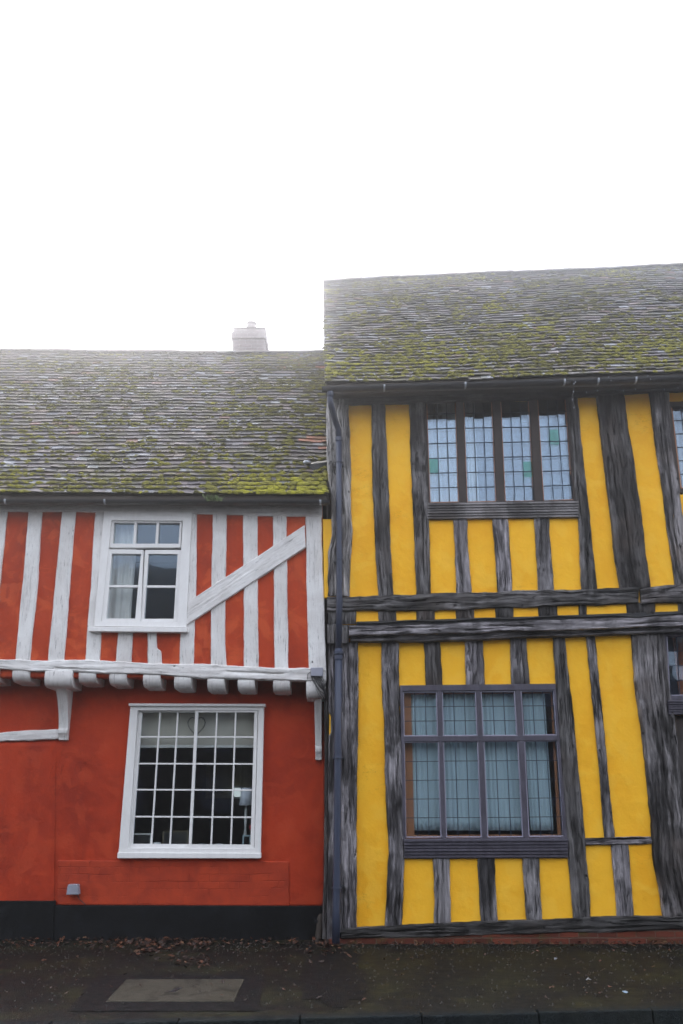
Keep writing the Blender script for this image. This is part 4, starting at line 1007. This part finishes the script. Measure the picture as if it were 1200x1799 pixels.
# heart wreath
m = MB(); c = P(345, 1275, LW + .10); ps = []
for k in range(41):
    t = 2 * math.pi * k / 40; hx = 16 * math.sin(t) ** 3; hz = 13 * math.cos(t) - 5 * math.cos(2 * t) - 2 * math.cos(3 * t) - math.cos(4 * t)
    ps.append(c + Vector((hx * .0068 + .004 * nz(k, 0, 1), .004 * nz(k, 2, 1), hz * .0085 + .004 * nz(k, 5, 1))))
m.tube(ps, .006, 5)
for k in range(60):
    q = random.choice(ps); d = Vector((random.gauss(0, .012), random.gauss(0, .008), random.gauss(0, .012))); m.tube([q, q + d], .002, 3)
tag(m.build('heart_wreath', M['bark']), 'heart shaped twig wreath hanging in the middle of the large white window', 'wreath')
# table lamp
lc = P(433, 1400, LW + .27); ts = P(400, 1492, LW + .3).z
lp = empty('table_lamp', (lc.x, lc.y, ts), 'table lamp with pale blue shade standing inside the large white window at the right', 'lamp')
m = MB(); m.lathe([(.062, .11), (.09, -.10), (.086, -.10), (.058, .11)], (lc.x, lc.y, lc.z), 24); m.build('lamp_shade', NT('lamp_shade').fin((.80, .83, .93), .8), lp, smooth=True)
m = MB(); h = lc.z - .1 - ts; m.lathe([(.05, 0), (.05, .015), (.014, .03), (.024, h * .3), (.012, h * .5), (.02, h * .7), (.01, h + .02)], (lc.x, lc.y, ts), 14); m.build('lamp_base', M['white'], lp, smooth=True)
# window shelf with small things
m = MB(); m.box(P(205, 1492, LW + .2).x, P(470, 1492, LW + .2).x, LW + .12, LW + .75, ts - .03, ts); sh = m.build('window_shelf', M['floor'], red, bevel=.004)
def at_shelf(px, dy=.2): return Vector((P(px, 1480, LW + dy).x, LW + dy, ts))
def pframe(px, w, h, label, col, tilt=.15, rot=0, name='picture_frame'):
    c = at_shelf(px, .19); e = empty(name, c, label, 'picture frame')
    m = MB(); m.ring([(0, 0)] * 4, [(0, 0)] * 4, 1, 2) if False else None
    t = .018
    for bx in ((-w / 2, -w / 2 + t, 0, h), (w / 2 - t, w / 2, 0, h), (-w / 2 + t, w / 2 - t, 0, t), (-w / 2 + t, w / 2 - t, h - t, h)):
        v = []
        for x in bx[:2]:
            for y in (0, .015):
                for z in bx[2:]:
                    v.append((c.x + x * math.cos(rot), c.y + y + z * tilt + x * math.sin(rot), c.z + z))
        m.add(v, [(0, 1, 3, 2), (4, 6, 7, 5), (0, 4, 5, 1), (2, 3, 7, 6), (0, 2, 6, 4), (1, 5, 7, 3)])
    m.build('frame', NT('frame_paint').fin(col, .5), e)
    m = MB(); v = [(c.x + x * math.cos(rot), c.y + y + z * tilt + x * math.sin(rot), c.z + z) for x in (-w / 2 + t, w / 2 - t) for y in (.006, .012) for z in (t, h - t)]
    m.add(v, [(0, 1, 3, 2), (4, 6, 7, 5), (0, 4, 5, 1), (2, 3, 7, 6), (0, 2, 6, 4), (1, 5, 7, 3)]); m.build('backing', M['cable'], e)
pframe(246, .27, .19, 'wide white picture frame at the lower left corner inside the large white window', (.85, .84, .82))
pframe(433, .11, .17, 'small pale blue frame leaning at the lower right corner inside the large white window', (.6, .8, .9), .1, .5)
pframe(307, .32, .22, 'thin brass frame in the shadows behind the second and third lower panes', (.10, .075, .035), .1)
def jar(px, r, h, col, label, name, cat, dy=.19):
    c = at_shelf(px, dy); m = MB(); m.lathe([(r * .8, 0), (r, .01), (r, h), (r * .9, h), (r * .85, .02)], c, 18)
    tag(m.build(name, NT(name + '_glaze').fin(col, .35), None, smooth=True), label, cat)
jar(276, .043, .085, (.85, .85, .88), 'white mug on the shelf just inside the second lower pane of the large window', 'mug', 'mug')
jar(385, .045, .07, (.6, .6, .64), 'squat pale grey candle pot behind the fifth lower pane of the large window', 'candle_pot', 'candle pot')
jar(354, .03, .075, (.10, .14, .16), 'small dark glass tumbler behind the fourth lower pane of the large window', 'tumbler', 'glass')
c = at_shelf(442, .18); fl = empty('tulip_flower', c, 'single red tulip beside the lamp in the right hand pane of the large window', 'flower')
m = MB(); m.tube([c, c + Vector((-.01, 0, .12)), c + Vector((-.004, 0, .23))], .004, 6); m.build('stem', M['green'], fl)
m = MB(); m.lathe([(.006, 0), (.026, .02), (.03, .045), (.022, .07), (.008, .078)], c + Vector((-.004, 0, .22)), 12); m.build('petals', NT('tulip_red').fin((.8, .05, .06), .5), fl, smooth=True)
m = MB(); m.lathe([(.025, 0), (.028, .05), (.018, .09), (.02, .1)], c, 12); m.build('vase', NT('vase_glaze').fin((.1, .14, .12), .3), fl, smooth=True)
# wardrobe-like wall cabinet and a glowing window added for a bright block deeper in the room
a, b = P(365, 1340, 13.6), P(440, 1390, 13.6)
cabm = empty('wall_cabinet', (a.x, 13.6, b.z), 'dim olive cabinet on the far wall seen through the large white window', 'cabinet')
m = MB(); m.box(a.x, b.x + .3, 13.5, 13.9, b.z - .1, a.z); m.build('carcass', NT('olive_paint').fin((.30, .27, .14), .7), cabm, bevel=.01)
m = MB(); m.box(a.x + .03, a.x + .5, 13.48, 13.5, b.z - .05, a.z - .04); m.box(a.x + .54, a.x + 1.0, 13.48, 13.5, b.z - .05, a.z - .04); m.build('door', NT('olive_door').fin((.34, .30, .17), .7), cabm, bevel=.006)
em = NT('pane_glow'); em.t.nodes.remove(em.bs); ee = em.n('ShaderNodeEmission'); ee.inputs[0].default_value = (.85, .95, 1, 1); ee.inputs[1].default_value = .35; em.l(ee.outputs[0], em.out.inputs[0])  # the pane's own emission stands in for daylight, added as a bright block
m = MB(); m.ring([(408, 1381), (426, 1381), (426, 1403), (408, 1403)], [(411, 1384), (423, 1384), (423, 1400), (411, 1400)], 13.30, 13.34); rwn = m.build('glow_window', M['white'], red)
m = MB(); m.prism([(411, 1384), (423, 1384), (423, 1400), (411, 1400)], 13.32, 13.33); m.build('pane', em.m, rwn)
# yellow house: curtains upstairs, blinds downstairs
for k, (xa, xb, mt, fo, lab) in enumerate(((742, 812, 'curtain', 5, 'cream curtain filling the leftmost light of the upper leaded window'),
                                           (816, 838, 'curtain', 2, 'narrow folded cream curtain edge in the second light of the upper leaded window'),
                                           (990, 1020, 'blind', 3, 'tan curtain at the right end of the upper leaded window'))):
    a, b = P(xa, 690, YU + .3), P(xb, 900, YU + .3)
    curtain('curtain', a.x, b.x + .03, b.z - .15, a.z + .25, YU + .3, fo, .02, M[mt], lab, 'curtain', 'curtains of the upper leaded window')
for k in range(4):
    q = [(718, 772), (774, 842), (846, 914), (918, 970)][k]
    a, b = P(q[0], 1222, YL + .13), P(q[1], 1462, YL + .13)
    nm_ = ('leftmost', 'second', 'third', 'rightmost')[k]
    curtain('blind', a.x, b.x + .02, b.z + .02, a.z + .05, YL + .13 + .006 * (k % 2), 6, .007, M['sheer'], 'pale teal fabric blind, %s of four in the ground floor leaded window' % nm_, 'blind', 'blinds of the ground floor leaded window')
a, b = P(1172, 1100, YL + .3), P(1330, 1240, YL + .3)
curtain('curtain', a.x + .05, b.x, b.z, a.z + .1, YL + .3, 10, .02, mat_cloth('rust_curtain', (.40, .13, .045)), 'rust orange curtain behind the lower leaded window at the right edge', 'curtain')
a, b = P(1180, 700, YU + .3), P(1340, 870, YU + .3)
curtain('curtain', a.x, b.x, b.z, a.z + .1, YU + .3, 10, .02, M['lining'], 'pale blue curtain behind the upper leaded window at the right edge', 'curtain')

# ================================================================== LITTER AND LEAVES
lf = MB(); lf.tint = []; rl = random.Random(3)
def leaf(x, y, s):
    n = 7; a0 = rl.uniform(0, 6.3); el = rl.uniform(.45, .8); c = Vector((x, y, .018 + rl.uniform(0, .012))); vs = [c + Vector((0, 0, rl.uniform(.0, .012)))]
    tx, ty = rl.gauss(0, .25), rl.gauss(0, .25)
    for k in range(n):
        an = 2 * math.pi * k / n; r = s * (1 + .35 * rl.uniform(-1, 1) + (.35 if k % 2 else 0)); dx, dy = math.cos(an) * r, math.sin(an) * r * el
        px, py = dx * math.cos(a0) - dy * math.sin(a0), dx * math.sin(a0) + dy * math.cos(a0)
        vs.append(c + Vector((px, py, max(-.008, px * tx + py * ty + rl.uniform(0, .012)))))
    lf.add(vs, [(0, k + 1, (k + 1) % n + 1) for k in range(n)]); t = rl.random() ** 1.2; lf.tint += [(t, 0, 0)] * (n + 1)
for k in range(260): p = G(rl.gauss(265, 55), 1652 + abs(rl.gauss(0, 14))); leaf(p.x, min(p.y, 11.4), rl.uniform(.014, .034))
for k in range(1100): leaf(rl.uniform(-6, 6), 11.12 - abs(rl.gauss(0, .16)) + (.28 if rl.random() < .4 else 0), rl.uniform(.010, .028))
for k in range(260): leaf(rl.uniform(-5.5, 5.5), rl.uniform(8, 11.2), rl.uniform(.008, .022))
for k in range(50): p = G(rl.gauss(345, 20), 1695 + rl.gauss(0, 6)); leaf(p.x, p.y, rl.uniform(.012, .03))
for k in range(60): p = G(rl.gauss(560, 25), 1670 + rl.gauss(0, 10)); leaf(p.x, min(p.y, 11.1), rl.uniform(.012, .03))
gt = MB(); rg = random.Random(8)
for k in range(2600):
    x, y = rg.uniform(-5, 5), rg.uniform(7.9, 11.3) if rg.random() < .5 else 11.2 - abs(rg.gauss(0, .35)); q = rg.uniform(.004, .011); h = q * rg.uniform(.5, 1); a = rg.uniform(0, 3)
    vs = [(x + q * math.cos(a + k2 * 1.257) * rg.uniform(.6, 1.3), y + q * math.sin(a + k2 * 1.257) * rg.uniform(.6, 1.3), .0) for k2 in range(5)] + [(x, y, .004 + h)]
    gt.add(vs, [(k2, (k2 + 1) % 5, 5) for k2 in range(5)])
tag(gt.build('grit', mat_paint('grit_stone', (.05, .045, .037), (.014, .013, .012), .9)), 'fine grit and debris scattered over the dark pavement', 'grit', kind='stuff')
tag(lf.build('fallen_leaves', M['leaf']), 'scattered brown and orange fallen leaves along the foot of the walls', 'leaves', kind='stuff')
def scrap(px, py, s, col, label, name='litter_scrap'):
    c = G(px, py, .02); m = MB(); rs = random.Random(px); n = 8; vs = [c + Vector((0, 0, .02))]
    for k in range(n): an = 2 * math.pi * k / n; r = s * rs.uniform(.6, 1.2); vs.append(c + Vector((math.cos(an) * r * 1.5, math.sin(an) * r, rs.uniform(-.002, .02))))
    m.add(vs, [(0, k + 1, (k + 1) % n + 1) for k in range(n)]); tag(m.build(name, NT(name).fin(col, .5), None, solid=.003), label, 'litter')
scrap(1033, 1722, .016, (.22, .22, .22), 'crumpled pale paper scrap on the pavement in front of the yellow house')
scrap(1099, 1745, .018, (.22, .30, .38), 'white and blue wrapper scrap on the pavement nearest the kerb at right')
scrap(976, 1686, .011, (.22, .23, .25), 'tiny white scrap close to the brick plinth of the yellow house')
scrap(97, 1637, .035, (.34, .24, .17), 'upright dry tan leaf leaning against the black plinth at left', 'dry_leaf')

# ================================================================== ACROSS THE STREET (seen in the panes)
opp = empty('opposite_house', (0, -13, 0), 'dark brick terrace across the street mirrored in the window panes', 'house')
m = MB(); m.box(-14, 14, -19, -13, -.1, 7.6); m.build('wall', M['stucco'], opp)
m = MB(); m.add([(-14.3, -12.6, 7.5), (14.3, -12.6, 7.5), (14.3, -16, 11.2), (-14.3, -16, 11.2), (-14.3, -19.4, 7.5), (14.3, -19.4, 7.5)], [(0, 1, 2, 3), (3, 2, 5, 4), (0, 3, 4), (1, 5, 2), (0, 4, 5, 1)]); rf = m.build('roof', M['tiles'], opp)
m = MB(); m.box(5, 6.2, -16.4, -15.6, 10, 12.4); m.build('chimney', M['chimney_brick'], rf)
for k in range(8):
    for z in (1, 3.3, 5.6):
        m = MB(); x = -12 + k * 3.3; m.box(x, x + 1.1, -13.03, -12.96, z, z + 1.3); m.box(x + .52, x + .58, -12.96, -12.93, z, z + 1.3); m.build('window', M['grey_window'], opp)
def bare_tree(x, y, h, seed, label):
    rt_ = random.Random(seed); e = empty('bare_tree', (x, y, 0), label, 'tree'); m = MB()
    def br(p, d, l, r, lv):
        ps = [p]; q = p; dd = d.copy()
        for k in range(4): dd = (dd + Vector((rt_.gauss(0, .12), rt_.gauss(0, .12), rt_.gauss(.03, .08)))).normalized(); q = q + dd * l / 4; ps.append(q)
        m.tube(ps, [lerp(r, r * .55, k / 4) for k in range(5)], 5 if lv else 8, caps=False)
        if lv < 5:
            for k in range(3 if lv else 5):
                d2 = (dd + Vector((rt_.gauss(0, .6), rt_.gauss(0, .6), rt_.gauss(.1, .35)))).normalized(); br(ps[rt_.choice((2, 3, 4))], d2, l * .68, r * .5, lv + 1)
    br(Vector((x, y, -.1)), Vector((0, 0, 1)), h * .36, .16, 0); m.build('trunk', M['bark'], e, smooth=True)
bare_tree(-9, -21, 10, 4, 'leafless tree behind the opposite roof mirrored in the small casement'); bare_tree(7, -21, 12, 9, 'leafless tree behind the opposite chimney mirrored in the leaded panes')
for k, (z0, z1) in enumerate(((8.6, 7.2), (8.9, 8.4))):
    m = MB(); m.tube([Vector((-13 + 2 * t * 1.0, -10 + 0.2 * t, lerp(z0, z1, t / 12) - .5 * math.sin(math.pi * t / 12))) for t in range(13)], .014, 5)
    tag(m.build('overhead_wire', M['cable']), ('thin overhead wire across the street, the lower one', 'thin overhead wire across the street, the higher one')[k], 'wire')

# ================================================================== HAZE (scattering air added to stand for lens bloom)
if HAZE > 0:
    m = MB(); m.box(-42, 42, -42, 42, -1.2, 14.2)
    t = NT('haze_air'); t.t.nodes.remove(t.bs); pvn = t.n('ShaderNodeVolumePrincipled'); pvn.inputs['Color'].default_value = (.97, .98, 1, 1)
    pvn.inputs['Density'].default_value = HAZE; pvn.inputs['Anisotropy'].default_value = HAZE_G; t.l(pvn.outputs[0], t.out.inputs['Volume'])
    tag(m.build('haze', t.m), 'thin pale haze added for the lens bloom around the bright sky', 'haze', kind='stuff')
